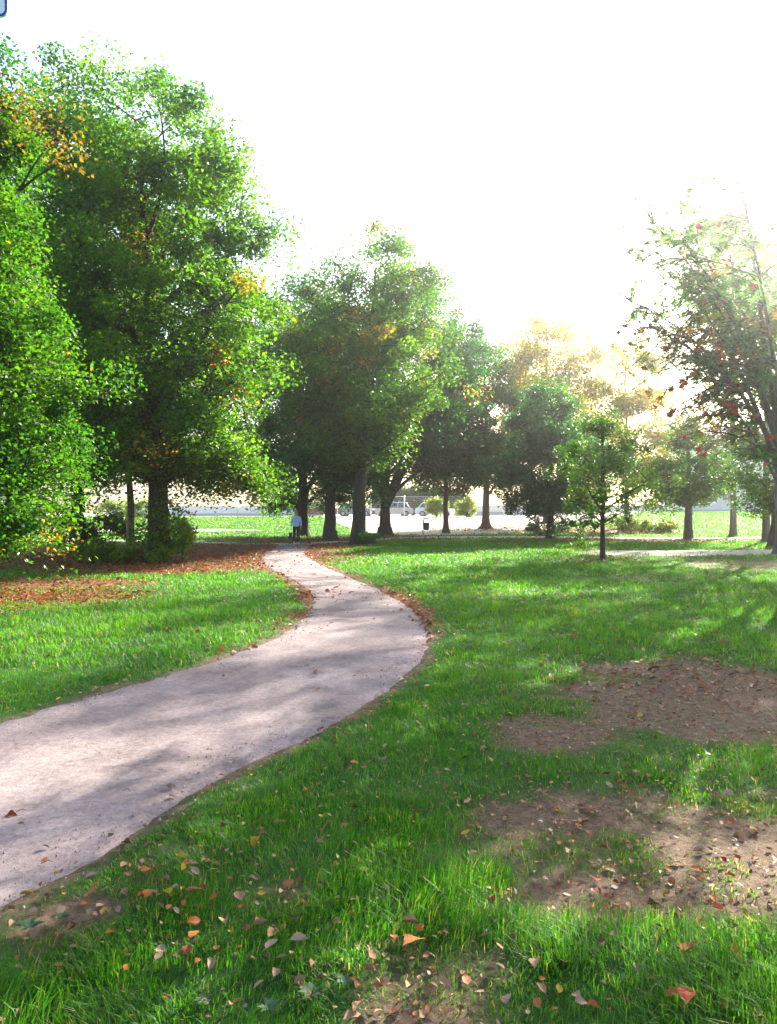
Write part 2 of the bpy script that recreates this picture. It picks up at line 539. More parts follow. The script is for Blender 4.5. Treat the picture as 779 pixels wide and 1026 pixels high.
def build_ground():
    ang = np.linspace(0, 2 * math.pi, 1100, endpoint=False)
    # finer towards the view (+Y): squeeze the angles
    ang = ang + 0.55 * np.sin(2 * (ang - math.pi / 2)) * -0.5 + 0.0
    rad = np.concatenate([[0.0], np.geomspace(0.8, 900, 330)])
    A, Rr = np.meshgrid(ang, rad[1:])
    X = Rr * np.cos(A); Y = Rr * np.sin(A)
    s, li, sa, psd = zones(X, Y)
    Z = gz(X, Y)
    sdy = poly_sd(YARD_POLY, X, Y).reshape(X.shape); sds = poly_sd(SIDE_POLY, X, Y).reshape(X.shape)
    Z = Z - 0.05 * sstep(0.0, -0.25, psd) * (Y < 60) - 0.08 * sstep(0.0, -0.8, sdy) - 0.08 * sstep(0.0, -0.5, sds)
    nr, na = X.shape
    verts = np.concatenate([[[0, 0, float(gz(0, 0))]], np.stack([X, Y, Z], -1).reshape(-1, 3)]).astype(np.float32)
    i = np.arange(nr - 1)[:, None] * na; j = np.arange(na)[None, :]; j2 = (j + 1) % na
    q = np.stack([1 + i + j, 1 + i + na + j, 1 + i + na + j2, 1 + i + j2], -1).reshape(-1, 4)
    t = np.stack([np.zeros(na, int), 1 + j[0], 1 + j2[0]], -1)
    me = bpy.data.meshes.new('ground')
    me.from_pydata(verts.tolist(), [], q.tolist() + t.tolist())
    at = me.color_attributes.new('Col', 'FLOAT_COLOR', 'POINT')
    c = np.ones((len(verts), 4), np.float32); c[0, :3] = 0
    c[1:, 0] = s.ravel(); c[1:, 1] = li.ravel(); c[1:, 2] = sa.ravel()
    at.data.foreach_set('color', c.ravel())
    me.polygons.foreach_set('use_smooth', np.ones(len(me.polygons), bool))
    me.materials.append(M['ground']); me.update()
    o = bpy.data.objects.new('ground', me); COL.objects.link(o)
    tag(o, kind='structure')


build_ground()


def strip(name, L, Rr, m, n=8, lift=0.006):
    k = len(L)
    mb = MB(); vs_ = []
    for a, b in zip(L, Rr):
        for t in np.linspace(0, 1, n + 1):
            p = a * (1 - t) + b * t
            crown = 0.02 * 4 * t * (1 - t)
            e = -0.035 if t in (0.0, 1.0) else 0
            vs_.append((p[0], p[1], float(gz(p[0], p[1])) + lift + crown + e - 0.012 + 0.012 * vnoise(p[0] * 2.5, p[1] * 2.5, 5)))
    fs = [(i * (n + 1) + j, i * (n + 1) + j + 1, (i + 1) * (n + 1) + j + 1, (i + 1) * (n + 1) + j) for i in range(k - 1) for j in range(n)]
    mb.add(vs_, fs, True)
    o = mb.build(name, m)
    return tag(o, kind='structure')


Lf, Rf = resample([G(*p)[:2] for p in LEFT], 520), resample([G(*p)[:2] for p in RIGHT], 520)
for A_, sg_ in ((Lf, -1), (Rf, 1)):
    t_ = np.gradient(A_, axis=0); t_ /= np.linalg.norm(t_, axis=1)[:, None]
    w_ = 0.24 * (fnoise(A_[:, 0] * 4.5, A_[:, 1] * 4.5, 91, 5) - 0.45)
    A_ += np.stack([t_[:, 1], -t_[:, 0]], 1) * (sg_ * w_)[:, None]
strip('path', Lf, Rf, M['path'], 16)
strip('side_path', SL, SR, M['yard'], 6)


def yard():
    bm = bmesh.new()
    x0, y0 = YARD_POLY.min(0); x1, y1 = YARD_POLY.max(0)
    xs = np.arange(x0 - 2, x1 + 2, 1.0); ys = np.arange(y0 - 1, y1 + 1, 1.0)
    X, Y = np.meshgrid(xs, ys)
    sdv = poly_sd(YARD_POLY, X, Y).reshape(X.shape)
    vid = {}
    for i in range(len(ys) - 1):
        for j in range(len(xs) - 1):
            if sdv[i:i + 2, j:j + 2].min() < 0.0:
                f = []
                for (a, b) in ((i, j), (i, j + 1), (i + 1, j + 1), (i + 1, j)):
                    if (a, b) not in vid:
                        dz = -0.04 if sdv[a, b] > 0 else 0.012
                        vid[(a, b)] = bm.verts.new((xs[b], ys[a], float(gz(xs[b], ys[a])) + dz))
                    f.append(vid[(a, b)])
                bm.faces.new(f)
    me = bpy.data.meshes.new('gravel_yard'); bm.to_mesh(me); bm.free()
    me.materials.append(M['yard'])
    o = bpy.data.objects.new('gravel_yard', me); COL.objects.link(o); tag(o, kind='structure')


yard()

# ------------------------------------------------------------------ haze volume, added to stand in for lens glare
hz = MB()
hz.box((0, 90, 14.5), (330, 340, 34))
m = bpy.data.materials.new('glare_haze'); m.use_nodes = True
for nd in list(m.node_tree.nodes):
    if nd.type == 'BSDF_PRINCIPLED': m.node_tree.nodes.remove(nd)
pv = m.node_tree.nodes.new('ShaderNodeVolumePrincipled')
pv.inputs['Color'].default_value = (0.95, 0.96, 1.0, 1)
pv.inputs['Density'].default_value = 0.0018
pv.inputs['Anisotropy'].default_value = 0.955
m.node_tree.links.new(pv.outputs[0], m.node_tree.nodes['Material Output'].inputs['Volume'])
ho = hz.build('haze', m)
tag(ho, 'thin added haze standing in for lens glare towards the low sun', 'haze', kind='stuff')

# ------------------------------------------------------------------ trees
GREEN = dict(dark=(0.010, 0.072, 0.008), light=(0.058, 0.145, 0.008), autumn=[(0.30, 0.20, 0.02), (0.30, 0.10, 0.015), (0.20, 0.17, 0.02)])
LIME = dict(dark=(0.013, 0.078, 0.008), light=(0.095, 0.205, 0.008), autumn=[(0.34, 0.24, 0.02), (0.32, 0.12, 0.02), (0.28, 0.22, 0.03)])
YELLOW = dict(dark=(0.13, 0.16, 0.010), light=(0.42, 0.36, 0.018), autumn=[(0.46, 0.28, 0.015), (0.42, 0.17, 0.015), (0.30, 0.32, 0.02)])
BLUE = dict(dark=(0.009, 0.070, 0.020), light=(0.030, 0.140, 0.022), autumn=[(0.2, 0.17, 0.03)])


DENS = 2.0


def leaf_cloud(r, centers, sig, n_per, L, pal, p_aut=0.05, clump_aut=0.0, zsq=0.7, droop=0.35):
    n = len(centers)
    cnt = r.poisson(n_per * DENS, n)
    idx = np.repeat(np.arange(n), cnt)
    K = len(idx)
    s = sig * np.exp(r.normal(size=n) * 0.3)[idx][:, None]
    bd = r.normal(size=(K, 3)); bd *= (r.uniform(size=K) ** 0.45 / np.linalg.norm(bd, axis=1))[:, None]
    c = centers[idx] + bd * s * 1.75 * np.array([1, 1, zsq])
    az = r.uniform(0, 2 * math.pi, K)
    dz = -droop + r.normal(size=K) * 0.45
    a = np.stack([np.cos(az), np.sin(az), dz], 1); a /= np.linalg.norm(a, axis=1)[:, None]
    nr = np.stack([r.normal(size=K) * 0.6, r.normal(size=K) * 0.6, np.full(K, 1.0)], 1)
    b = np.cross(nr, a); b /= np.linalg.norm(b, axis=1)[:, None] + 1e-9
    up = np.cross(a, b)
    ln = L * r.uniform(0.65, 1.3, K)[:, None]
    w = ln * 0.36
    v = np.stack([c - a * ln * 0.5, c + b * w - a * ln * 0.08 + up * ln * 0.10, c + a * ln * 0.5 - up * ln * 0.08, c - b * w - a * ln * 0.08 + up * ln * 0.10], 1)
    ct = r.uniform(0, 1, n)
    t = np.clip(0.55 * ct[idx] + 0.45 * r.uniform(0, 1, K), 0, 1)[:, None]
    col = np.array(pal['dark']) * (1 - t) + np.array(pal['light']) * t
    aut = (r.uniform(size=n) < clump_aut)[idx] & (r.uniform(size=K) < 0.6) | (r.uniform(size=K) < p_aut * 0.5)
    pick = np.array(pal['autumn'])[r.integers(0, len(pal['autumn']), K)]
    col = np.where(aut[:, None], pick * r.uniform(0.6, 1.1, K)[:, None], col)
    return v.reshape(-1, 3), col


def bez(p0, p1, p2, n):
    return [p0 * (1 - t) ** 2 + p1 * 2 * t * (1 - t) + p2 * t * t for t in np.linspace(0, 1, n)]


def make_tree(name, label, loc, H, tr, prof, n_clump=260, n_per=110, sig=0.42, L=0.13, pal=GREEN, p_aut=0.03, clump_aut=0.03,
              bark='bark', seed=1, limbs=14, off=(0, 0), stems=None, group='trees of the park', shell=0.35, zsq=0.75, cat='tree', lobes=0.22, sides=10, mat='leaf', extra=None, droop=0.35, twigs=True, flare=1.7, spray=0.6, brown=(), xmax=99.0):
    """prof: [(height, crown radius), ...]; off: sideways shift of the crown's top; stems: [(fork height, dx, dy, top height, radius)]"""
    r = np.random.default_rng(seed)
    root = empty(name, loc)
    tag(root, label, cat, group)
    zs = np.array([p[0] for p in prof], float); rs = np.array([p[1] for p in prof], float)
    z0, z1 = zs[0], zs[-1]
    ph = r.uniform(0, 6.28, 4)

    def centre(z):
        t = np.clip((np.asarray(z, float) - z0) / (z1 - z0), 0, 1)
        return np.stack([off[0] * t, off[1] * t], -1)

    def rad(z, th):
        b = np.interp(z, zs, rs)
        return b * (1 + lobes * (0.6 * np.sin(2 * th + ph[0] + 0.7 * z) + 0.6 * np.sin(3 * th + ph[1] - 1.1 * z) + 0.5 * np.sin(5 * th + ph[2] + 1.7 * z)))

    # wood
    tb = MB()
    main = []
    top = z1 * 0.9
    if stems is None:
        stems = [(0.0, off[0] * 0.9, off[1] * 0.9, top, tr)]
    lines = []
    for k, (fz, dx, dy, tz, sr) in enumerate(stems):
        n = 12
        hs = np.linspace(fz, tz, n)
        wob = r.normal(size=(n, 2)) * 0.05 * min(1.0, (tz - fz) / 9.0)
        pts, rd = [], []
        for q, h in enumerate(hs):
            t = q / (n - 1)
            pts.append(Vector((dx * t ** 1.15 + wob[q, 0] * (q > 1), dy * t ** 1.15 + wob[q, 1] * (q > 1), h)))
            rd.append(max(sr * (1 - (0.88 if tz > 5 else 0.4) * t), 0.02))
        if fz == 0.0:
            pts = [Vector((0, 0, -0.15)), Vector((0, 0, 0.02)), Vector((0, 0, 0.18)), Vector((0, 0, 0.5))] + pts[1:]
            rd = [sr * flare * 1.1, sr * flare, sr * (1 + (flare - 1) * 0.45), sr * 1.08] + [b_ for a_, b_ in zip(pts[4:], rd[1:]) if a_.z > 0.6]
            pts = pts[:4] + [a_ for a_ in pts[4:] if a_.z > 0.6]
        tb.tube(pts, rd, sides)
        lines.append((pts, rd))
    limb_pts = []; outer = []
    g0 = r.uniform(0, 6.28)
    for k in range(limbs):
        pts, rd = lines[k % len(lines)]
        t = (k + 0.5) / limbs
        ze = z0 + (z1 - z0) * (0.04 + 0.92 * t)
        the = g0 + k * 2.39996 + r.normal() * 0.25
        if len(lines) > 1:
            tp = pts[-1]; the = math.atan2(tp.y, tp.x) + r.normal() * 0.9
        c = centre(ze)
        re = rad(ze, the) * r.uniform(0.72, 1.08)
        if math.cos(the) > 0.3: re = min(re, (xmax - c[0]) / math.cos(the))
        e = Vector((c[0] + re * math.cos(the), c[1] + re * math.sin(the), ze))
        zb = max(ze - re * r.uniform(0.45, 0.9), min(z0 * 0.75 + 0.3, ze * 0.8))
        i = min(range(len(pts)), key=lambda q: abs(pts[q].z - zb))
        if i < 3 and len(pts) > 6 and pts[0].z < 0: i = 4 if zb > 0.7 else 3
        s = pts[i]
        mid = (s + e) / 2 + Vector((r.normal() * 0.15 * re, r.normal() * 0.15 * re, 0.12 * re))
        lp = bez(s, mid, e, 9)
        br = min(rd[i] * 0.62, tr * 0.42)
        tb.tube(lp, [max(br * (1 - 0.85 * q / 8), 0.012) for q in range(9)], 6)
        limb_pts += lp[2:]
        outer.append((lp, re))
    for pts, rd in lines:
        limb_pts += [p for p in pts if p.z > z0]
    # leaf clumps: most of them strung along the outer limbs in flat sprays, the rest through the crown
    cen = []
    nl = int(n_clump * spray)
    wts = np.array([q[1] for q in outer]) ** 1.5; wts /= wts.sum()
    for k in r.choice(len(outer), nl, p=wts):
        lp, re = outer[k]
        q = int(r.choice([3, 4, 5, 6, 7, 8], p=[.07, .12, .17, .2, .22, .22]))
        p = lp[q]; g = 0.26 * max(re, 0.5)
        cen.append((p.x + r.normal() * g, p.y + r.normal() * g, max(p.z + r.normal() * g * 0.45 - 0.08 * re, z0 * 0.9)))
    nv = n_clump - nl
    zz = np.linspace(z0, z1, 200); w = np.interp(zz, zs, rs) ** 1.6 + 0.05; w /= w.sum()
    z = r.choice(zz, nv, p=w) + r.normal(size=nv) * 0.15
    th = r.uniform(0, 2 * math.pi, nv)
    u = np.sqrt(r.uniform(shell * shell, 1, nv))
    rr = rad(z, th) * u
    c = centre(z)
    cen = np.concatenate([np.array(cen).reshape(-1, 3), np.stack([c[:, 0] + rr * np.cos(th), c[:, 1] + rr * np.sin(th), z], 1)])
    cen = cen[cen[:, 0] < xmax]
    lpa = np.array([tuple(p) for p in limb_pts])
    if twigs:
        for cc in list(cen) + [np.array(q, float) for q in list(brown) + list(extra if extra is not None else ())]:
            d = np.sum((lpa - cc) ** 2, axis=1) + 0.6 * np.maximum(lpa[:, 2] - cc[2], 0) ** 2
            s = Vector(lpa[int(np.argmin(d))]); e = Vector(cc)
            mid = (s + e) / 2 + Vector((0, 0, 0.1 * (e - s).length))
            tb.tube(bez(s, mid, e, 4), [0.03, 0.022, 0.014, 0.006], 3, False)
    tb.build('trunk', M[bark], root)
    if extra is not None:
        cen = np.concatenate([cen, np.array(extra, float)])
    v, col = leaf_cloud(r, cen, sig, n_per, L, pal, p_aut, clump_aut, zsq, droop)
    if len(brown):
        v2, col2 = leaf_cloud(r, np.array(brown, float), sig, n_per * 0.4, L, dict(dark=(0.055, 0.045, 0.014), light=(0.15, 0.085, 0.024), autumn=[(0.10, 0.13, 0.015)]), 0.5, 0, zsq, droop)
        v = np.concatenate([v, v2]); col = np.concatenate([col, col2])
    ok = v.reshape(-1, 4, 3)[:, :, 2].min(1) > 0.03
    v = v.reshape(-1, 4, 3)[ok].reshape(-1, 3); col = col[ok]
    np_mesh('crown', v, 4, [(0, 1, 2, 3)], M[mat], col, parent=root)
    return root


def copy_tree(o, loc, label, rz=0.0, s=1.0, group=None):
    c = o.copy(); COL.objects.link(c)
    c.location = loc; c.rotation_euler = (0, 0, rz); c.scale = (s, s, s)
    c['label'] = label
    if group: c['group'] = group
    for ch in o.children:
        k = ch.copy(); COL.objects.link(k); k.parent = c
    return c


GR = 'trees of the park'
# near left: leaves hang right down to the lawn
make_tree('broadleaf_tree', 'leafy tree at the left edge whose foliage hangs down to the lawn', P(-75, 14.3), 11.4, 0.2,
          [(0.35, 1.3), (1.2, 2.0), (3, 2.2), (6, 2.0), (8.0, 1.35), (9.6, 0.95), (11.0, 0.4)], 500, 150, 0.32, 0.088, GREEN, 0.012, 0.012, seed=21, limbs=36, off=(0.75, 0.2), lobes=0.15, brown=[(1.9, -0.3, 8.9), (2.2, -0.3, 8.75), (2.5, -0.2, 8.5), (1.7, -0.4, 9.1), (2.7, 0, 8.2)], group=GR, shell=0.5)
# the big lime
T1loc = P(160, 25.6)
lime = make_tree('lime_tree', 'largest lime tree with broad dense crown and dark trunk on the brown leaf carpet', T1loc, 16.5, 0.36,
          [(2.4, 2.5), (3.4, 3.4), (5, 3.9), (8, 4.1), (10, 4.1), (12, 4.0), (14, 3.4), (15.4, 2.5), (16.4, 1.1)], 640, 125, 0.42, 0.13, LIME, 0.012, 0.03, seed=6, limbs=40, off=(-0.9, 0.4), group=GR, shell=0.45, lobes=0.13, xmax=4.15,
          extra=[(x, y, z) for x, y, z in [(0.3, -0.4, 0.5), (0.5, -0.2, 1.1), (-0.2, -0.5, 0.9), (0.6, 0.1, 0.6), (0.1, -0.5, 1.6), (0.45, -0.3, 1.8)]] + [(2.0 + 1.5 * q, 0.5 - 1.1 * ((q * 7.3) % 1), 3.3 - 1.3 * q + 0.5 * ((q * 3.7) % 1)) for q in np.linspace(0, 1, 14)])
# trees left of and behind the lime
make_tree('broadleaf_tree', 'tree behind the largest lime, its crown filling the gap at the left edge', P(80, 31), 17.5, 0.28,
          [(2.6, 2.6), (4, 3.9), (8, 4.2), (12.5, 3.8), (16, 2.4), (19.2, 0.5)], 420, 90, 0.46, 0.15, LIME, 0.05, 0.14, seed=9, limbs=18, off=(-0.6, 0), group=GR)
make_tree('slim_tree', 'slim dark trunk just left of the largest lime, beside a wooden stake', P(131, 33), 12, 0.17,
          [(4.2, 1.4), (6, 2.4), (9, 2.4), (12, 0.6)], 150, 80, 0.45, 0.14, GREEN, 0.03, 0.1, seed=10, limbs=9, group=GR)
# behind the walker
make_tree('broadleaf_tree', 'dark tree right behind the walking person', P(304, 50), 13.5, 0.36,
          [(2.0, 2.2), (3.2, 3.6), (6.5, 4.5), (10.5, 4.3), (14, 3.0), (17, 0.8)], 460, 105, 0.5, 0.17, BLUE, 0.01, 0.02, seed=31, limbs=16, group=GR, off=(-0.9, 0), stems=[(0, -0.5, 0, 15, 0.36), (2.0, 2.3, 0, 7.5, 0.16)])
make_tree('forked_tree', 'forked tree second to the right of the walking person', P(331, 44.5), 13.5, 0.40,
          [(3.3, 2.0), (4.5, 3.0), (7.5, 3.5), (10.5, 3.0), (13.3, 0.6)], 280, 100, 0.48, 0.16, BLUE, 0.015, 0.03, seed=32, limbs=14, group=GR, stems=[(0, 0.0, 0, 3.4, 0.40), (1.9, -0.8, 0, 12.5, 0.24), (2.0, 2.1, 0.2, 10, 0.2)], flare=1.4)
# centre
make_tree('plane_tree', 'tall straight trunked tree standing in the middle at the lawn edge', P(359, 39), 15.3, 0.38,
          [(4.4, 1.8), (5.6, 3.1), (8, 3.75), (11, 3.9), (13.2, 3.2), (14.6, 2.3), (15.4, 1.0)], 400, 82, 0.46, 0.15, LIME, 0.015, 0.05, seed=41, limbs=26, off=(1.0, 0), group=GR, flare=1.35, lobes=0.16)
make_tree('multi_stem_tree', 'tree forking low into several stems beside the dark litter bin', P(386, 51), 17.0, 0.46,
          [(4.3, 2.4), (5.4, 4.4), (8.5, 5.2), (12, 5.0), (14.8, 3.6), (17.2, 0.8)], 440, 85, 0.55, 0.18, BLUE, 0.015, 0.03, seed=42, limbs=20, off=(2.0, 0), group=GR,
          stems=[(0, 0.0, 0, 2.2, 0.46), (1.5, -0.9, 0.1, 13, 0.25), (1.5, 0.9, 0.3, 15, 0.26), (1.5, 3.9, -0.3, 8.5, 0.22)], flare=1.5)
make_tree('slim_tree', 'slim reddish trunked tree just right of the litter bin', P(447, 53.5), 11.5, 0.20,
          [(3.2, 1.6), (4.4, 2.8), (7.5, 3.2), (10, 2.4), (12, 0.5)], 210, 90, 0.5, 0.18, GREEN, 0.03, 0.08, bark='bark_red', seed=43, limbs=12, group=GR)
make_tree('broadleaf_tree', 'tree with spreading roots on the bare brown ground', P(487, 58.5), 12.5, 0.30,
          [(3.2, 1.8), (4.5, 3.6), (7.5, 4.0), (10.5, 3.3), (12.6, 1.8), (14.5, 0.5)], 280, 95, 0.55, 0.19, GREEN, 0.03, 0.07, seed=44, limbs=14, group=GR, flare=2.2, bark='bark_red')
make_tree('autumn_tree', 'yellow autumn tree standing behind the dark green one', P(548, 66), 17.5, 0.28,
          [(5.0, 2.6), (7, 4.6), (11, 5.2), (14.5, 4.5), (17, 2.8), (18.6, 0.6)], 420, 75, 0.6, 0.2, YELLOW, 0.1, 0.15, seed=45, limbs=16, group=GR)
make_tree('broadleaf_tree', 'dark bluish green tree with foliage reaching nearly down to the side path', P(552, 46.5), 9.2, 0.22,
          [(1.5, 1.6), (2.2, 2.6), (4.5, 3.2), (7, 2.5), (9.4, 0.5)], 320, 105, 0.42, 0.15, BLUE, 0.01, 0.02, seed=46, limbs=14, group=GR,
          extra=[(0.4, -0.6, 0.5), (0.2, -0.5, 1.0), (-0.9, -0.3, 1.0), (0.9, -0.3, 0.9)])
make_tree('sapling', 'small young tree with thin dark trunk alone on the lawn', P(604, 26.8), 4.8, 0.085,
          [(1.3, 0.7), (1.9, 1.3), (2.9, 1.55), (4.0, 1.2), (5.1, 0.3)], 100, 60, 0.20, 0.10, LIME, 0.02, 0.02, seed=47, limbs=15, lobes=0.35, group=GR, flare=1.3,
          extra=[(-0.9, -0.1, 0.75), (-0.75, 0, 1.0), (-1.0, 0.1, 1.25), (-0.7, 0, 0.5), (-0.85, -.2, 1.4), (-0.6, 0, 1.3)])
make_tree('broadleaf_tree', 'mid-sized tree with a stout pale trunk between lawn and side path at the right', P(690, 45.2), 7.3, 0.26,
          [(2.2, 1.6), (3.0, 2.7), (4.6, 3.1), (6.2, 2.0), (7.8, 0.5)], 150, 80, 0.38, 0.15, GREEN, 0.03, 0.05, seed=48, limbs=12, group=GR, bark='bark_pale', flare=1.3)
make_tree('broadleaf_tree', 'low spreading tree at the right edge behind the rowan', P(775, 36), 6.4, 0.2,
          [(1.9, 1.2), (2.6, 2.4), (4.2, 2.8), (5.6, 1.8), (6.6, 0.4)], 120, 70, 0.4, 0.13, GREEN, 0.04, 0.06, seed=49, limbs=12, group=GR, off=(0.4, 0))
make_tree('autumn_tree', 'sparse yellowing tree behind the sapling, right of the dark green tree', P(628, 60), 14, 0.2,
          [(3.0, 1.4), (5, 3.0), (9, 3.5), (12.5, 2.4), (15, 0.5)], 260, 65, 0.5, 0.19, YELLOW, 0.2, 0.2, seed=50, limbs=10, group=GR)


# the rowan on the right, near
def rowan():
    r = np.random.default_rng(77)
    loc = G(789, 614)
    root = empty('rowan_tree', loc)
    tag(root, 'rowan tree with red berry clusters and open feathery crown at the right edge', 'tree', GR)
    tb = MB()
    # stem and leaders (local coordinates, crown leans over the lawn to the left)
    st = [Vector(p) for p in [(0, 0, -0.15), (0, 0, 0.03), (0.0, 0, 0.35), (0.03, 0, 1.0), (0.02, 0.05, 1.7), (-0.02, 0.05, 2.3)]]
    tb.tube(st, [0.19, 0.16, 0.125, 0.115, 0.105, 0.10], 12)
    leaders = []
    for (e, m_, rr, s) in [((-1.5, 0.1, 5.2), (-0.4, 0.1, 3.8), 0.05, 4), ((-0.7, 0.2, 7.6), (-0.35, 0.1, 4.6), 0.055, 5), ((0.15, -0.2, 8.2), (0.1, 0, 4.6), 0.05, 5),
                           ((0.9, 0.5, 6.4), (0.5, 0.2, 3.6), 0.05, 5), ((0.4, -1.3, 6.0), (0.2, -0.5, 3.7), 0.045, 5), ((-0.5, 1.2, 6.6), (-0.2, 0.5, 3.9), 0.045, 5), ((1.3, -0.5, 4.6), (0.6, -0.2, 3.0), 0.045, 4),
                           ((-2.1, -0.3, 4.5), (-0.7, -0.1, 3.9), 0.042, 5), ((-1.4, 0.9, 6.9), (-0.4, 0.3, 4.6), 0.045, 5), ((-1.2, -0.7, 7.1), (-0.3, -0.2, 4.8), 0.042, 5), ((-2.4, 0.6, 5.3), (-0.8, 0.3, 4.5), 0.042, 5),
                           ((-2.0, -0.8, 5.8), (-0.6, -0.3, 4.4), 0.042, 5), ((-2.2, 0.0, 6.4), (-0.7, 0.0, 4.9), 0.04, 5), ((-1.0, 0.2, 3.6), (-0.4, 0.1, 3.0), 0.03, 4)]:
        lp = bez(st[s], Vector(m_), Vector(e), 12)
        tb.tube(lp, [max(rr * (1 - 0.8 * q / 11), 0.012) for q in range(12)], 7)
        leaders.append(lp)
    tips = []
    for lp in leaders:
        for q in range(4, 12):
            for w in range(4):
                a = r.uniform(0, 6.28); ln = r.uniform(0.5, 1.25)
                if lp[-1].x < 0 and r.uniform() < 0.6: a = math.pi + r.normal() * 0.7
                s = lp[q]
                e = s + Vector((math.cos(a) * ln, math.sin(a) * ln, r.uniform(-0.55, 0.35)))
                # twigs left out where they would block the sun strip on the near grass
                w_ = loc + (s + e) / 2; w_ = w_ - sd * (w_.z / sd.z)
                if w_.y > 1 and 0.0 < w_.x < 2.6 and abs((513 + 1.65 / w_.y * 775) - (905 + 0.09 * (389.5 + w_.x / w_.y * 775 - 380))) < 40: continue
                mid = (s + e) / 2 + Vector((0, 0, 0.28))
                bp = bez(s, mid, e, 7)
                tb.tube(bp, [0.016, 0.014, 0.012, 0.010, 0.008, 0.006, 0.005], 4, False)
                tips.append(bp)
    tb.build('trunk', M['bark_pale'], root)
    # compound leaves: paired leaflets along short stalks
    C, A, B, N, CL = [], [], [], [], []
    g = np.array([0.065, 0.145, 0.045]); o1 = np.array([0.26, 0.11, 0.025]); o2 = np.array([0.22, 0.17, 0.03])
    berries = []
    for bp in tips:
        low = bp[-1].z < 3.9
        base_aut = r.uniform() < (0.65 if (bp[-1].z < 4.6 and bp[-1].x < -1.2) else 0.14)
        if bp[-1].x > -2.75 and r.uniform() < (0.30 if low else 0.12): berries.append(bp[-1] + Vector((0, 0, -0.025)))
        for k in range(int(r.integers(3, 15))):
            q = r.integers(1, 7)
            s = np.array(bp[q]) + r.normal(size=3) * 0.03
            a = r.uniform(0, 6.28)
            d = np.array([math.cos(a), math.sin(a), r.uniform(-0.9, 0.15)]); d /= np.linalg.norm(d)
            sd_ = np.cross(d, [0, 0, 1.0]); sd_ /= np.linalg.norm(sd_) + 1e-6
            up = np.cross(sd_, d)
            col = (o1 if r.uniform() < 0.6 else o2) if base_aut and r.uniform() < 0.75 else g * r.uniform(0.7, 1.5)
            for j in range(6):
                p = s + d * (0.035 + 0.03 * j) - np.array([0, 0, 0.0022 * j * j])
                for sg in (-1, 1):
                    ax = sd_ * sg * 0.9 + d * 0.45 - up * 0.25; ax /= np.linalg.norm(ax)
                    C.append(p + ax * 0.026); A.append(ax); N.append(up); CL.append(col * r.uniform(0.85, 1.15))
    C = np.array(C); A = np.array(A); N = np.array(N)
    Bv = np.cross(N, A); Bv /= np.linalg.norm(Bv, axis=1)[:, None] + 1e-9
    ln = 0.070 * r.uniform(0.8, 1.2, len(C))[:, None]
    v = np.stack([C - A * ln / 2, C + Bv * ln * 0.22, C + A * ln / 2, C - Bv * ln * 0.22], 1).reshape(-1, 3)
    np_mesh('crown', v, 4, [(0, 1, 2, 3)], M['rowan_leaf'], np.array(CL), parent=root)
    # one berry cluster mesh shared by all clusters
    bm = bmesh.new()
    bmesh.ops.create_icosphere(bm, subdivisions=4, radius=1.0)
    seeds = [Vector(q).normalized() for q in r.normal(size=(30, 3))]
    for v_ in bm.verts:
        d_ = max(v_.co.normalized().dot(q) for q in seeds)
        k_ = 0.72 + 0.28 * math.sqrt(max(0.0, 1 - ((1 - d_) / 0.07) ** 2)) if d_ > 0.93 else 0.72
        v_.co = Vector((v_.co.x * 0.044, v_.co.y * 0.044, v_.co.z * 0.038)) * k_
    for f in bm.faces: f.smooth = True
    me = bpy.data.meshes.new('berry_cluster'); bm.to_mesh(me); bm.free(); me.materials.append(M['berry'])
    for b in berries[:80]:
        o = bpy.data.objects.new('berry_cluster', me); COL.objects.link(o); o.parent = root; o.location = b
        o.rotation_euler = (0, 0, r.uniform(0, 6.28)); s = r.uniform(0.8, 1.25); o.scale = (s, s, s)
    return root


rowan()

# trees added at the right edge to dapple the lawn and path with shade
for k_, (px, d, z_a, z_b, rr_, n_, lab) in enumerate([(806, 21.0, 4.4, 9.9, 2.9, 60, 'leafy tree added for shade behind the rowan, its trunk just outside the right edge'),
                                         (782, 30.0, 6.3, 15.5, 3.5, 95, 'tall pale tree added for shade behind the rowan in the glare'),
                                         (768, 42.0, 7.0, 20.5, 4.2, 130, 'tall tree added for its shade in the glare at the right edge'),
                                         (735, 50.0, 9.0, 24.5, 4.4, 150, 'tall tree added for shade, dissolving in the glare between the rowan and the golden tree')]):
    make_tree('broadleaf_tree', lab, P(px, d), z_b * 0.92, 0.2, [(z_a, rr_ * 0.45), (z_a + (z_b - z_a) * 0.2, rr_ * 0.85), (z_a + (z_b - z_a) * 0.5, rr_), (z_a + (z_b - z_a) * 0.8, rr_ * 0.75), (z_b, rr_ * 0.2)], n_, 60, 0.40, 0.14, GREEN, 0.03, 0.08, seed=61 + k_, limbs=16, group=GR, lobes=0.3, bark='bark_pale')


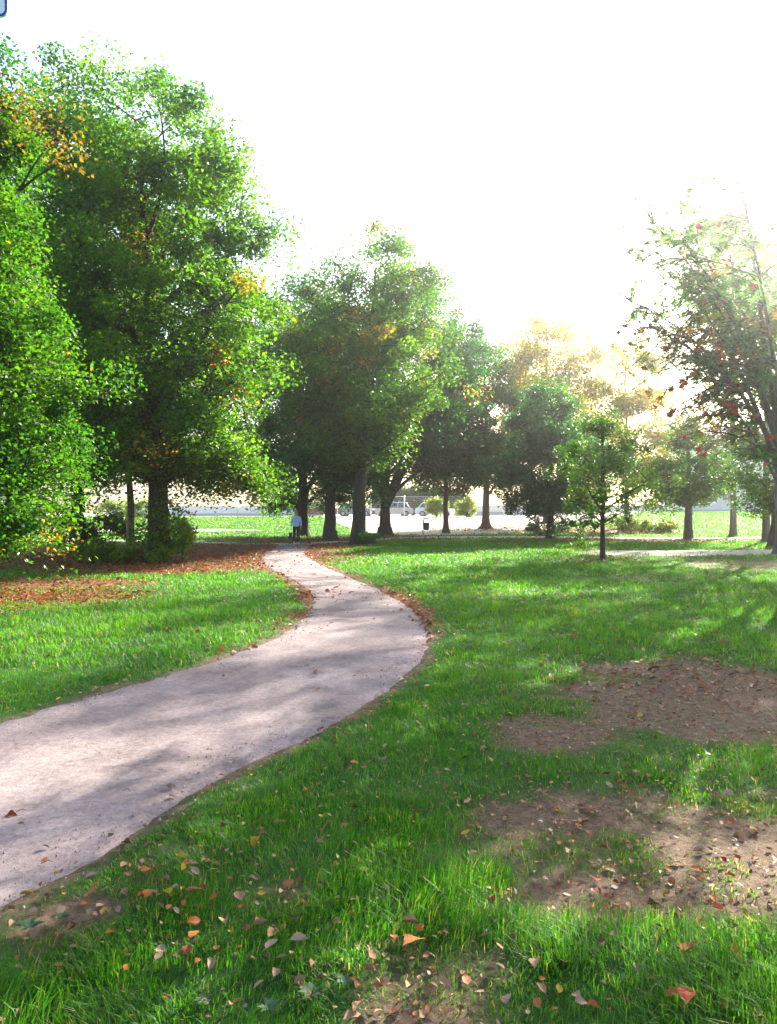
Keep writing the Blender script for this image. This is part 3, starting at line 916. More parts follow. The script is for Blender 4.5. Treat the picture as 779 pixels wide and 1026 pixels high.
def shrub(name, label, loc, blobs, n, L, pal, seed, p_aut=0.02, group=None, cat='shrub', sig=0.3, nper=60):
    r = np.random.default_rng(seed)
    root = empty(name, loc); tag(root, label, cat, group)
    tb = MB(); cen = []
    for (x, y, z, rx, ry, rz_) in blobs:
        for k in range(n):
            d = r.normal(size=3); d /= np.linalg.norm(d); d *= r.uniform(0.3, 1) ** 0.5
            c = np.array([x + d[0] * rx, y + d[1] * ry, max(z + d[2] * rz_, 0.1)])
            cen.append(c)
            s = Vector((x + r.normal() * 0.02, y + r.normal() * 0.02, -0.03))
            tb.tube(bez(s, Vector((x, y, z * 0.6)), Vector(c), 4), [0.014, 0.011, 0.008, 0.004], 3, False)
    for a_, b_ in zip(blobs[:-1], blobs[1:]): tb.tube([(a_[0], a_[1], -0.03), (b_[0], b_[1], -0.03)], 0.02, 4)
    tb.build('stem', M['bark'], root)
    v, col = leaf_cloud(r, np.array(cen), sig, nper, L, pal, p_aut, 0.05)
    ok = v.reshape(-1, 4, 3)[:, :, 2].min(1) > 0.0
    np_mesh('foliage', v.reshape(-1, 4, 3)[ok].reshape(-1, 3), 4, [(0, 1, 2, 3)], M['leaf'], col[ok], parent=root)
    return root


BRIGHT = dict(dark=(0.06, 0.14, 0.015), light=(0.16, 0.24, 0.02), autumn=[(0.4, 0.33, 0.04)])
GB = 'shrubs of the park'
shrub('ground_shrub', 'low bright green shrub at the foot of the largest lime', P(118, 24.6), [(0, 0, 0.35, 0.9, 0.6, 0.35), (0.9, 0.2, 0.3, 0.7, 0.5, 0.3), (-0.9, 0.3, 0.4, 0.7, 0.5, 0.4)], 12, 0.10, BRIGHT, 71, group=GB, sig=0.16)
shrub('ground_shrub', 'shrub under the lime beside its trunk on the right', P(183, 26.5), [(0, 0, 0.9, 0.35, 0.3, 0.6)], 10, 0.11, BRIGHT, 72, group=GB, sig=0.2, p_aut=0.2)
shrub('ground_shrub', 'small bluish shrub at the foot of the middle trunk', P(371, 38.2), [(0, 0, 0.3, 0.55, 0.4, 0.25)], 10, 0.1, BLUE, 73, group=GB, sig=0.14)
shrub('sunlit_shrub', 'bright yellow green bush beside the last parked car', P(437, 77), [(0, 0, 0.9, 0.9, 0.7, 0.8)], 22, 0.2, BRIGHT, 74, group=GB)
shrub('sunlit_shrub', 'yellow green bush right of the slim reddish trunk', P(468, 78), [(0, 0, 1.0, 1.0, 0.7, 0.9)], 22, 0.2, BRIGHT, 75, p_aut=0.2, group=GB)
shrub('ground_shrub', 'low green shrubs behind the sapling near the side path', P(632, 54), [(0, 0, 0.5, 1.6, 0.7, 0.45), (2.3, 0.4, 0.4, 1.2, 0.6, 0.4)], 16, 0.16, BRIGHT, 76, group=GB)
shrub('ground_shrub', 'dark undergrowth at the foot of the bluish tree', P(545, 52), [(0, 0, 0.35, 1.3, 0.6, 0.35)], 14, 0.14, GREEN, 77, group=GB, sig=0.2)
shrub('ground_shrub', 'undergrowth between the trunks left of the lime', P(112, 31), [(0, 0, 0.8, 0.9, 0.6, 0.8), (-1.6, 0, 0.9, 1.0, 0.6, 0.9)], 18, 0.13, GREEN, 78, group=GB, sig=0.25)
shrub('ground_shrub', 'sunlit bush seen far between the trunks left of the lime', P(145, 66), [(0, 0, 1.0, 1.8, 0.8, 0.9), (-3, 1, 1.0, 1.5, 0.8, 0.9)], 16, 0.2, BRIGHT, 79, group=GB)
shrub('clipped_hedge', 'tall dark hedge behind the parked cars', P(418, 91), [(x, 0, 1.9, 1.0, 0.6, 1.6) for x in np.linspace(-4.5, 4.8, 8)], 42, 0.22, BLUE, 80, group=GB, cat='hedge')

# ------------------------------------------------------------------ buildings
def building(name, label, loc, w, dpt, h, wins, cat='building', plinth=0.8, rz=0.0, roof='flat'):
    root = empty(name, loc, rz); tag(root, label, cat)
    mb = MB(); mb.box((0, dpt / 2, h / 2 + plinth / 2 - 0.3), (w, dpt, h - plinth + 0.6 - 0.6)); mb.build('wall', M['white_wall'], root, 0.02)
    mb = MB(); mb.box((0, dpt / 2, plinth / 2 - 0.3), (w + 0.06, dpt + 0.06, plinth)); mb.build('plinth', M['grey_plinth'], root)
    if roof == 'flat':
        mb = MB(); mb.box((0, dpt / 2, h + plinth / 2 - 0.3 - plinth / 2 + 0.12), (w + 0.5, dpt + 0.5, 0.24)); mb.build('roof', M['roof'], root)
    else:
        mb = MB()
        e = h - 0.3
        mb.add([(-w / 2 - .4, -.4, e), (w / 2 + .4, -.4, e), (w / 2 + .4, dpt + .4, e), (-w / 2 - .4, dpt + .4, e), (-w / 2 - .4, dpt / 2, e + dpt * .33), (w / 2 + .4, dpt / 2, e + dpt * .33)],
               [(0, 1, 5, 4), (2, 3, 4, 5), (0, 4, 3), (1, 2, 5), (3, 2, 1, 0)])
        mb.build('roof', M['roof'], root)
    for (x, z, ww, hh) in wins:
        mb = MB()
        for (cx, cz, sx, sz) in ((0, hh / 2, ww + .16, .08), (0, -hh / 2, ww + .16, .08), (-ww / 2, 0, .08, hh - .08), (ww / 2, 0, .08, hh - .08), (0, 0, .06, hh - .08)):
            mb.box((x + cx, -0.03, z + cz), (sx, 0.1, sz))
        f = mb.build('window', M['frame_white'], root)
        mb = MB(); mb.box((x, -0.015, z), (ww - .08, 0.05, hh - .08)); mb.build('pane', M['glass'], f)
    return root


def low_wall(label, a, b, h):
    a, b = Vector(a), Vector(b); c = (a + b) / 2; d = b - a
    root = empty('garden_wall', c, math.atan2(d.y, d.x)); tag(root, label, 'wall')
    n = int(d.length / 3)
    mb = MB(); mb.box((0, 0, h / 2 - 0.25), (d.length, 0.24, h + 0.5))
    mb.build('wall', M['white_wall'], root)
    mb = MB(); mb.box((0, 0, h + 0.035), (d.length + 0.1, 0.34, 0.07)); mb.build('coping', M['grey_plinth'], root, 0.01)
    mb = MB(); mb.box((0, -0.14, 0.12), (d.length, 0.04, 0.34)); mb.build('plinth', M['grey_plinth'], root)


low_wall('long low pale wall behind the far lawn on the left', P(110, 101), P(325, 97), 1.15)
low_wall('low pale wall in the bright gap behind the yard', P(455, 98), P(668, 102), 1.0)
building('white_house', 'white two-storey house glimpsed through the leaves at the right', P(752, 100), 16, 10, 8.6,
         [(x, z, 1.3, 1.5) for x in (-6, -3, 0, 3, 6) for z in (2.2, 5.6)], roof='gable', plinth=0.6)

# ------------------------------------------------------------------ parked cars
def make_car(label, paint, loc, rz, s=1.0, tall=0.0):
    root = empty('parked_car', loc, rz); tag(root, label, 'car', 'cars parked in a row behind the fence')
    L_, W = 4.25, 1.74
    body = MB()
    prof = [(-2.1, 0.32), (-2.12, 0.62), (-2.05, 0.86), (-1.1, 0.97), (1.75, 0.99), (2.02, 0.92), (2.12, 0.62), (2.08, 0.32), (1.72, 0.22)]
    # wheel arches cut into the sill line
    for cx in (1.30, -1.30):
        prof += [(cx + 0.36 * math.cos(t), 0.26 + 0.36 * math.sin(t)) for t in np.linspace(0, math.pi, 9)]
    prof += [(-1.76, 0.22)]
    body.prism(prof, -W / 2, W / 2)
    body.build('body', M[paint], root, 0.05)
    # cabin: glass block with roof and pillars
    h = 1.46 + tall
    lo = [(-1.12, 0.975), (1.72, 0.985)]; hi = [(-0.38, h - 0.06), (1.32, h - 0.06)]
    yl, yh = 0.78, 0.60
    g = MB()
    v = [(lo[0][0], -yl, lo[0][1]), (lo[1][0], -yl, lo[1][1]), (lo[1][0], yl, lo[1][1]), (lo[0][0], yl, lo[0][1]), (hi[0][0], -yh, hi[0][1]), (hi[1][0], -yh, hi[1][1]), (hi[1][0], yh, hi[1][1]), (hi[0][0], yh, hi[0][1])]
    g.add(v, [(0, 1, 5, 4), (1, 2, 6, 5), (2, 3, 7, 6), (3, 0, 4, 7), (4, 5, 6, 7), (3, 2, 1, 0)])
    g.build('windows', M['glass'], root)
    rf = MB()
    rf.add([(-0.45, -0.62, h - 0.065), (1.38, -0.62, h - 0.065), (1.38, 0.62, h - 0.065), (-0.45, 0.62, h - 0.065), (-0.3, -0.5, h), (1.2, -0.5, h), (1.2, 0.5, h), (-0.3, 0.5, h)],
           [(0, 1, 5, 4), (1, 2, 6, 5), (2, 3, 7, 6), (3, 0, 4, 7), (4, 5, 6, 7), (3, 2, 1, 0)])
    for sg in (-1, 1):
        for (a, b) in (((-1.12, 0.98), (-0.38, h - 0.05)), ((0.42, 0.98), (0.46, h - 0.05)), ((1.72, 0.98), (1.32, h - 0.05))):
            rf.tube([(a[0], sg * 0.785, a[1]), (b[0], sg * 0.605, b[1])], 0.045, 6)
    rf.build('roof', M[paint], root, 0.02)
    for cx in (1.30, -1.30):
        for sg in (-1, 1):
            t = MB(); t.tube([(cx, sg * 0.66, 0.31), (cx, sg * 0.68, 0.31), (cx, sg * 0.84, 0.31), (cx, sg * 0.86, 0.31)], [0.27, 0.31, 0.31, 0.27], 20)
            w = t.build('wheel', M['rubber'], root)
            t = MB(); t.tube([(cx, sg * 0.86, 0.31), (cx, sg * 0.872, 0.31)], [0.2, 0.18], 16); t.build('rim', M['rim'], w)
    for sg in (-1, 1):
        t = MB(); t.box((-2.09, sg * 0.62, 0.73), (0.1, 0.34, 0.15)); t.build('headlight', M['lamp_glass'], root, 0.02)
        t = MB(); t.box((2.06, sg * 0.66, 0.78), (0.1, 0.28, 0.2)); t.build('tail_light', M['red_lens'], root, 0.02)
        t = MB(); t.box((-0.86, sg * 0.93, 1.02), (0.12, 0.2, 0.12)); t.build('mirror', M[paint], root, 0.03)
    t = MB(); t.box((-2.13, 0, 0.5), (0.04, 1.1, 0.16)); t.build('grille', M['black_plastic'], root)
    t = MB(); t.box((-2.155, 0, 0.44), (0.02, 0.5, 0.11)); t.build('number_plate', M['frame_white'], root)
    return root


make_car('dark red car, leftmost of the row behind the fence', 'car_red', P(318, 84), R(12), tall=0.1)
make_car('grey car behind the fence between the forked tree and the middle trunk', 'car_grey', P(357, 85), R(168))
make_car('silver car half hidden behind the low forking tree', 'car_silver', P(394, 85), R(8), tall=0.15)
make_car('pale silver car, rightmost of the row behind the fence', 'car_white', P(436, 84), R(172), tall=0.05)


# ------------------------------------------------------------------ fence in front of the car park
def fence():
    root = empty('wire_fence', P(350, 79)); tag(root, 'tall wire mesh fence with slim pale posts in front of the parked cars', 'fence')
    o = root.location
    xs = [-15.4 + 3.4 * k for k in range(9)]
    rel = [Vector((x - o.x, 79 - o.y, float(gz(x, 79)) - o.z)) for x in xs]
    for p in rel:
        t = MB(); t.tube([p + Vector((0, 0, -0.2)), p + Vector((0, 0, 2.2))], 0.05, 8); t.tube([p + Vector((0, 0, 2.2)), p + Vector((0, 0, 2.24))], [0.06, 0.03], 8)
        t.build('post', M['steel'], root)
    t = MB()
    for a, b in zip(rel[:-1], rel[1:]):
        for h in (0.08, 2.08): t.tube([a + Vector((0, 0, h)), b + Vector((0, 0, h))], 0.018, 5)
    t.build('rail', M['steel'], root)
    t = MB()
    for a, b in zip(rel[:-1], rel[1:]):
        for h in np.arange(0.28, 2.05, 0.2): t.tube([a + Vector((0, 0, h)), b + Vector((0, 0, h))], 0.0035, 3, False)
        for q in np.linspace(0.03, 0.97, 30):
            c = a.lerp(b, q); t.tube([c + Vector((0, 0, 0.08)), c + Vector((0, 0, 2.08))], 0.003, 3, False)
    t.build('mesh', M['steel'], root)


fence()


# ------------------------------------------------------------------ litter bin
def litter_bin():
    root = empty('litter_bin', P(427.5, 50.9)); tag(root, 'dark hooded litter bin on a slim post at the edge of the pale yard', 'litter bin')
    t = MB(); t.tube([(-0.22, 0.05, -0.2), (-0.22, 0.05, 1.1)], 0.03, 8); t.build('post', M['steel'], root)
    t = MB(); t.prism([(-0.17, 0.36), (0.15, 0.36), (0.19, 0.86), (-0.19, 0.86)], -0.15, 0.15); t.build('basket', M['bin'], root, 0.02)
    t = MB()
    t.tube([(-0.17, 0, 0.84), (-0.165, 0, 1.04), (-0.10, 0, 1.10), (0.10, 0, 1.10), (0.165, 0, 1.04), (0.17, 0, 0.84)], 0.022, 6)
    t.box((0, 0, 1.1), (0.3, 0.26, 0.025)); t.build('hood', M['bin'], root, 0.005)
    t = MB(); t.box((-0.17, 0.04, 0.6), (0.08, 0.06, 0.2)); t.build('bracket', M['steel'], root)


litter_bin()
st = MB(); st.tube([(0, 0, -0.1), (0, 0, 1.45), (0, 0, 1.5)], [0.04, 0.04, 0.02], 8)
so = st.build('wooden_stake', M['stake']); so.location = P(128, 27.5)
tag(so, 'thin wooden stake standing upright left of the largest lime trunk', 'stake')

# ------------------------------------------------------------------ sign at the upper left
def sign():
    d = 2.3
    root = empty('path_sign', (-1.40, d, float(gz(-1.40, d)))); tag(root, 'white sign with a blue rounded border in the top left corner', 'sign')
    x1 = (8.2 - CX) / F * d + 1.40; z1 = CAM_Z + (CY - 17.0) / F * d - root.location.z
    w, h = 0.60, 0.42
    cx, cz = x1 - w / 2, z1 + h / 2

    def rr(wd, ht, r_, yy):
        pts = []
        for sx, sz, a0 in ((1, 1, 0), (-1, 1, 90), (-1, -1, 180), (1, -1, 270)):
            for a in range(0, 91, 15):
                t = R(a0 + a); pts.append((cx + sx * (wd / 2 - r_) + r_ * math.cos(t), yy, cz + sz * (ht / 2 - r_) + r_ * math.sin(t)))
        return pts

    def plate(name, wd, ht, r_, y0, y1, mm):
        a, b = rr(wd, ht, r_, y0), rr(wd, ht, r_, y1); n = len(a)
        t = MB(); t.add(a + b, [(i, (i + 1) % n, (i + 1) % n + n, i + n) for i in range(n)] + [tuple(range(n)), tuple(range(n, 2 * n))])
        return t.build(name, mm, root)
    plate('panel', w, h, 0.022, 0.004, 0.0, M['sign_white'])
    # border ring proud of the panel
    a, b = rr(w - 0.004, h - 0.004, 0.020, -0.003), rr(w - 0.016, h - 0.016, 0.014, -0.003)
    n = len(a); a2 = [(x, 0.001, z) for x, y, z in a]; b2 = [(x, 0.001, z) for x, y, z in b]
    t = MB(); t.add(a + b + a2 + b2, [(i, (i + 1) % n, n + (i + 1) % n, n + i) for i in range(n)] + [(i, (i + 1) % n, 2 * n + (i + 1) % n, 2 * n + i) for i in range(n)] + [(n + i, n + (i + 1) % n, 3 * n + (i + 1) % n, 3 * n + i) for i in range(n)])
    t.build('border', M['sign_blue'], root)
    t = MB(); t.tube([(cx, 0.04, -0.3), (cx, 0.04, cz + h / 2 + 0.1)], 0.03, 12); t.build('post', M['steel'], root)
    t = MB()
    for z in (cz - 0.12, cz + 0.12): t.box((cx, 0.025, z), (0.1, 0.04, 0.03))
    t.build('clamp', M['steel'], root)


sign()


# ------------------------------------------------------------------ the walker
def skin_obj(name, pts, edges, radii, m, parent, root_i=0, sub=2):
    me = bpy.data.meshes.new(name); me.from_pydata(pts, edges, []); me.materials.append(m)
    o = bpy.data.objects.new(name, me); COL.objects.link(o); o.parent = parent
    o.modifiers.new('skin', 'SKIN').use_smooth_shade = True
    sl = me.skin_vertices[0].data
    for i, rr in enumerate(radii):
        sl[i].radius = (rr, rr) if not hasattr(rr, '__len__') else rr
        sl[i].use_root = (i == root_i)
    s = o.modifiers.new('sub', 'SUBSURF'); s.levels = sub; s.render_levels = sub
    return o


def person():
    loc = G(297, 545.5)
    root = empty('person', loc, R(8)); tag(root, 'person in a light blue top and dark trousers walking along the path towards us', 'person')
    # facing -Y; x>0 is the viewer's right
    hip = [(0, 0, 0.93)]
    J = {'pelvis': (0, 0, 0.94), 'waist': (0, 0.0, 1.08), 'chest': (0, 0.005, 1.28), 'neckb': (0, 0.01, 1.42), 'neck': (0, 0.0, 1.49), 'jaw': (0, -0.015, 1.545), 'head': (0, -0.01, 1.62), 'crown': (0, 0.0, 1.69),
         'shl': (-0.17, 0.01, 1.38), 'ell': (-0.235, 0.03, 1.11), 'wrl': (-0.25, -0.04, 0.88), 'hal': (-0.25, -0.06, 0.80),
         'shr': (0.17, 0.01, 1.38), 'elr': (0.24, 0.07, 1.12), 'wrr': (0.235, 0.02, 0.89), 'har': (0.23, 0.0, 0.81),
         'hil': (-0.09, 0, 0.89), 'knl': (-0.10, 0.03, 0.50), 'anl': (-0.095, 0.20, 0.13), 'tol': (-0.10, 0.10, 0.05),
         'hir': (0.09, 0, 0.89), 'knr': (0.10, -0.12, 0.49), 'anr': (0.10, -0.20, 0.09), 'tor': (0.105, -0.34, 0.045)}
    names = list(J)
    ix = {k: i for i, k in enumerate(names)}
    rad = dict(pelvis=(.145, .105), waist=(.13, .10), chest=(.15, .11), neckb=(.07, .06), neck=.052, jaw=(.062, .07), head=(.078, .092), crown=(.05, .06), shl=.055, ell=.042, wrl=.03, hal=.036, shr=.055, elr=.042, wrr=.03, har=.036,
               hil=.088, knl=.06, anl=.04, tol=.035, hir=.088, knr=.06, anr=.04, tor=.035)
    E = [('pelvis', 'waist'), ('waist', 'chest'), ('chest', 'neckb'), ('neckb', 'neck'), ('neck', 'jaw'), ('jaw', 'head'), ('head', 'crown'), ('chest', 'shl'), ('shl', 'ell'), ('ell', 'wrl'), ('wrl', 'hal'),
         ('chest', 'shr'), ('shr', 'elr'), ('elr', 'wrr'), ('wrr', 'har'), ('pelvis', 'hil'), ('hil', 'knl'), ('knl', 'anl'), ('anl', 'tol'), ('pelvis', 'hir'), ('hir', 'knr'), ('knr', 'anr'), ('anr', 'tor')]
    pts = [J[k] for k in names]; radii = [rad[k] for k in names]; edges = [(ix[a], ix[b]) for a, b in E]
    # fingers rooted in the palms
    for side in ('hal', 'har'):
        b = Vector(J[side])
        for q in range(4):
            y = (q - 1.5) * 0.021
            p1 = b + Vector((0, y, -0.05)); p2 = p1 + Vector((0.006 * (1 if side == 'hal' else -1), 0, -0.035 - 0.006 * (q in (1, 2))))
            i = len(pts); pts += [tuple(p1), tuple(p2)]; radii += [.0095, .008]; edges += [(ix[side], i), (i, i + 1)]
        p1 = b + Vector((0, -0.045, -0.01)); p2 = p1 + Vector((0, -0.012, -0.035))
        i = len(pts); pts += [tuple(p1), tuple(p2)]; radii += [.011, .009]; edges += [(ix[side], i), (i, i + 1)]
    skin_obj('body', pts, edges, radii, M['skin'], root, 0)
    # face
    f = MB(); f.add([(-.012, -.098, 1.60), (.012, -.098, 1.60), (0, -.122, 1.603), (0, -.1, 1.64)], [(0, 1, 2), (0, 2, 3), (1, 3, 2)]); f.build('nose', M['skin'], root)
    for sg in (-1, 1):
        f = MB(); f.box((sg * .03, -.094, 1.635), (.02, .012, .010)); f.build('eye', M['dark_cloth'], root)
        f = MB(); f.tube([(sg * .082, .0, 1.60), (sg * .09, .0, 1.62), (sg * .084, .0, 1.645)], [.008, .014, .009], 6); f.build('ear', M['skin'], root)
    f = MB(); f.box((0, -.09, 1.57), (.04, .012, .008)); f.build('mouth', M['car_red'], root)
    # hair: a cap open at the face
    bm = bmesh.new(); bmesh.ops.create_uvsphere(bm, u_segments=24, v_segments=14, radius=1)
    for v in list(bm.verts):
        if v.co.z < -0.62 or (v.co.y < -0.35 and v.co.z < 0.42): bm.verts.remove(v)
    for v in bm.verts: v.co = Vector((v.co.x * .094, v.co.y * .108 + .006, v.co.z * .118 + 1.625))
    for fc in bm.faces: fc.smooth = True
    me = bpy.data.meshes.new('hair'); bm.to_mesh(me); bm.free(); me.materials.append(M['hair'])
    h = bpy.data.objects.new('hair', me); COL.objects.link(h); h.parent = root
    so_ = h.modifiers.new('thick', 'SOLIDIFY'); so_.thickness = 0.012
    # clothes
    C = {'a': (0, 0, 0.90), 'b': (0, 0, 1.08), 'c': (0, .005, 1.28), 'd': (0, .01, 1.43), 'sl': (-.175, .01, 1.375), 'el': (-.24, .03, 1.11), 'wl': (-.25, -.035, .915), 'sr': (.175, .01, 1.375), 'er': (.245, .07, 1.12), 'wr': (.236, .025, .925)}
    nn = list(C)
    skin_obj('top', [C[k] for k in nn], [(0, 1), (1, 2), (2, 3), (2, 4), (4, 5), (5, 6), (2, 7), (7, 8), (8, 9)],
             [(.185, .135), (.17, .125), (.18, .13), (.075, .07), .075, .062, .05, .075, .062, .05], M['blue_cloth'], root, 1)
    skin_obj('trousers', [(0, 0, .95), (-.09, 0, .86), (-.10, .03, .50), (-.096, .19, .14), (.09, 0, .86), (.10, -.12, .49), (.10, -.195, .11)],
             [(0, 1), (1, 2), (2, 3), (0, 4), (4, 5), (5, 6)], [(.15, .115), .10, .08, .065, .10, .08, .065], M['dark_cloth'], root, 0)
    for (x, y, z, rot) in ((-.097, .14, .055, 25), (.103, -.27, .04, -4)):
        bm = bmesh.new(); bmesh.ops.create_uvsphere(bm, u_segments=14, v_segments=8, radius=1)
        rm = Matrix.Rotation(R(rot), 3, 'X')
        for v in bm.verts:
            v.co = rm @ Vector((v.co.x * .048, v.co.y * .135, max(v.co.z, -.75) * .05)) + Vector((x, y, z))
        for fc in bm.faces: fc.smooth = True
        me = bpy.data.meshes.new('shoe'); bm.to_mesh(me); bm.free(); me.materials.append(M['shoe'])
        s = bpy.data.objects.new('shoe', me); COL.objects.link(s); s.parent = root
    # bag hanging from the viewer-left hand
    b = empty('hand_bag', root.matrix_basis @ Vector((-.285, -.03, 0)) if False else (loc.x - .285, loc.y - .07, loc.z), R(8))
    tag(b, 'dark bag hanging from the hand of the walking person', 'bag')
    t = MB(); t.prism([(-.10, .30), (.10, .30), (.085, .62), (-.085, .62)], -.06, .06)
    t.build('pouch', M['bag'], b, 0.03)
    t = MB(); t.tube([(-.06, 0, .60), (-.035, 0, .72), (.01, 0, .765), (.045, 0, .72), (.06, 0, .60)], .008, 6); t.build('handle', M['bag'], b)


person()


# ------------------------------------------------------------------ grass
def in_view(x, y, m=1.2):
    return np.abs(x) < (y * 0.515 + m)


def grass():
    V, CL = [], []
    r = np.random.default_rng(3)
    bands = [(1.9, 4.5, 8000, 0.056, 0.0038), (4.5, 8, 3600, 0.055, 0.0052), (8, 14, 1000, 0.070, 0.009), (14, 24, 330, 0.075, 0.017), (24, 46, 95, 0.085, 0.034), (46, 80, 26, 0.11, 0.07)]
    for (y0, y1, den, hgt, wid) in bands:
        w = y1 * 0.515 + 1.2
        n = int((y1 - y0) * 2 * w * den)
        x = r.uniform(-w, w, n); y = r.uniform(y0, y1, n)
        k = in_view(x, y); x, y = x[k], y[k]
        soil, lit, sand, psd = zones(x, y)
        n1 = fnoise(x * 1.3, y * 1.3, 41, 3); n2 = fnoise(x * 5, y * 5, 51, 2); n3 = fnoise(x * 0.35, y * 0.35, 61, 2)
        bare = np.maximum(np.maximum(soil, lit), sand)
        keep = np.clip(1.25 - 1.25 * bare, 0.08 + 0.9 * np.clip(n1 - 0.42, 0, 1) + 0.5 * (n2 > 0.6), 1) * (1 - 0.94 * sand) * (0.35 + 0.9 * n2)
        keep *= np.where(psd < 0.10 * (n2 - 0.45), 0, 1)
        if y1 > 30:
            keep *= (poly_sd(SIDE_POLY, x, y) > 0.05) & (poly_sd(YARD_POLY, x, y) > 0)
        k = r.uniform(size=len(x)) < keep
        x, y, soil, lit, n1, n2, n3, psd = (q[k] for q in (x, y, soil, lit, n1, n2, n3, psd))
        K = len(x)
        # taller tussocks, longest in a belt across the near foreground
        tall = 0.45 + 1.1 * n1 * (0.5 + n2)
        belt = np.exp(-((y - (3.15 + 0.10 * x)) / 0.45) ** 2) * sstep(-0.6, 0.4, x) + np.exp(-((y - 2.5) / 0.35) ** 2) * sstep(-0.6, -1.2, x) + 0.6 * np.exp(-((y - 2.5) / 0.3) ** 2) * sstep(0.5, 1.2, x)
        tall = tall * (1 + 0.95 * np.clip(belt, 0, 1)) * (1 - 0.55 * np.maximum(soil, lit)) * np.where(psd < 0.25, 0.7, 1)
        h = hgt * tall * r.uniform(0.5, 1.35, K) * (1 - 0.45 * np.clip(soil, 0, 1))
        az = 14 * fnoise(x * 2.2, y * 2.2, 71, 2) + r.normal(size=K) * 1.1
        lean = h * (0.25 + 1.05 * r.uniform(size=K) ** 1.3)
        dx, dy = np.cos(az), np.sin(az)
        wx, wy = -dy, dx
        ws = wid * r.uniform(0.6, 1.3, K)
        z = gz(x, y) - 0.008
        b1 = np.stack([x - wx * ws / 2, y - wy * ws / 2, z], 1); b2 = np.stack([x + wx * ws / 2, y + wy * ws / 2, z], 1)
        mx, my, mz = x + dx * lean * 0.35, y + dy * lean * 0.35, z + h * 0.62
        m1 = np.stack([mx - wx * ws * 0.42, my - wy * ws * 0.42, mz], 1); m2 = np.stack([mx + wx * ws * 0.42, my + wy * ws * 0.42, mz], 1)
        tp = np.stack([x + dx * lean, y + dy * lean, z + h * 0.95], 1)
        V.append(np.stack([b1, b2, m2, m1, tp], 1).reshape(-1, 3))
        t = np.clip(0.5 * n3 + 0.6 * r.uniform(size=K) + 0.2 * (n1 - 0.5), 0, 1)[:, None]
        c = np.array([0.010, 0.082, 0.007]) * (1 - t) + np.array([0.080, 0.212, 0.007]) * t
        dry = (r.uniform(size=K) < 0.03 + 0.25 * soil + 0.12 * sstep(0.6, 0.8, n3) * (y > 12))
        c = np.where(dry[:, None], np.array([0.26, 0.21, 0.09]) * r.uniform(0.6, 1.1, K)[:, None], c)
        CL.append(c)
    V = np.concatenate(V); CL = np.concatenate(CL)
    print('blades', len(CL))
    o = np_mesh('lawn_grass', V, 5, [(0, 1, 2, 3), (3, 2, 4)], M['grass'], CL)
    tag(o, 'green lawn grass growing on both sides of the path', 'grass', kind='stuff')


grass()

# ------------------------------------------------------------------ fallen leaves
LEAF_COL = {'tan': (0.30, 0.17, 0.09), 'pinkish beige': (0.36, 0.235, 0.155), 'orange brown': (0.34, 0.11, 0.03), 'dark brown': (0.11, 0.05, 0.025), 'yellow': (0.44, 0.28, 0.03), 'russet red': (0.30, 0.055, 0.025)}


def leaf_mesh(col, seed):
    """one curled leaf with a stalk: a pointed oval blade with midrib fold"""
    r = np.random.default_rng(seed)
    m, nt, n, l, p = new_mat('fallen_leaf_%s' % seed)
    base = np.array(LEAF_COL[col]) * r.uniform(0.85, 1.15)
    tc = n.new('ShaderNodeTexCoord'); ns = n.new('ShaderNodeTexNoise'); ns.inputs['Scale'].default_value = 45; ns.inputs['Detail'].default_value = 6
    l.new(tc.outputs['Object'], ns.inputs['Vector'])
    cr = n.new('ShaderNodeValToRGB'); cr.color_ramp.elements[0].position = 0.3; cr.color_ramp.elements[1].position = 0.65
    cr.color_ramp.elements[0].color = (*(base * 0.55), 1); cr.color_ramp.elements[1].color = (*base, 1)
    l.new(ns.outputs['Fac'], cr.inputs[0]); l.new(cr.outputs[0], p.inputs['Base Color'])
    p.inputs['Specular IOR Level'].default_value = 0.12
    p.inputs['Roughness'].default_value = 0.8
    L_, nl, nw = 1.0, 14, 7
    curl, bend, skew = r.uniform(0.2, 1.3), r.uniform(-0.9, 1.0), r.normal() * 0.15
    prof = lambda t: 0.40 * math.sin(math.pi * min(t * 1.02, 1.0) ** 0.75) * (1 + 0.10 * math.sin(t * 23 + seed))
    vs_, fs = [], []
    for i in range(nl):
        t = i / (nl - 1)
        for j in range(nw):
            u = (j / (nw - 1)) * 2 - 1
            w = max(prof(t), 0.004)
            vs_.append(((t - 0.5) + 0.05 * u * math.sin(t * 6 + seed), u * w + skew * t * t, 0.10 + curl * (abs(u) ** 1.6) * w * 0.9 + bend * 0.35 * (t - 0.5) ** 2 * 2 + 0.02 * math.sin(9 * t + 5 * u + seed)))
    for i in range(nl - 1):
        for j in range(nw - 1):
            fs.append((i * nw + j, (i + 1) * nw + j, (i + 1) * nw + j + 1, i * nw + j + 1))
    mb = MB(); mb.add(vs_, fs, True)
    mb.tube([(-0.5, 0, 0.10 + bend * .17), (-0.66, 0.03, 0.06 + bend * .2), (-0.8, 0.09, 0.08)], [0.018, 0.014, 0.011], 4)
    me = bpy.data.meshes.new('fallen_leaf'); me.from_pydata(mb.v, [], mb.f); me.polygons.foreach_set('use_smooth', mb.smooth); me.materials.append(m); me.update()
    return me


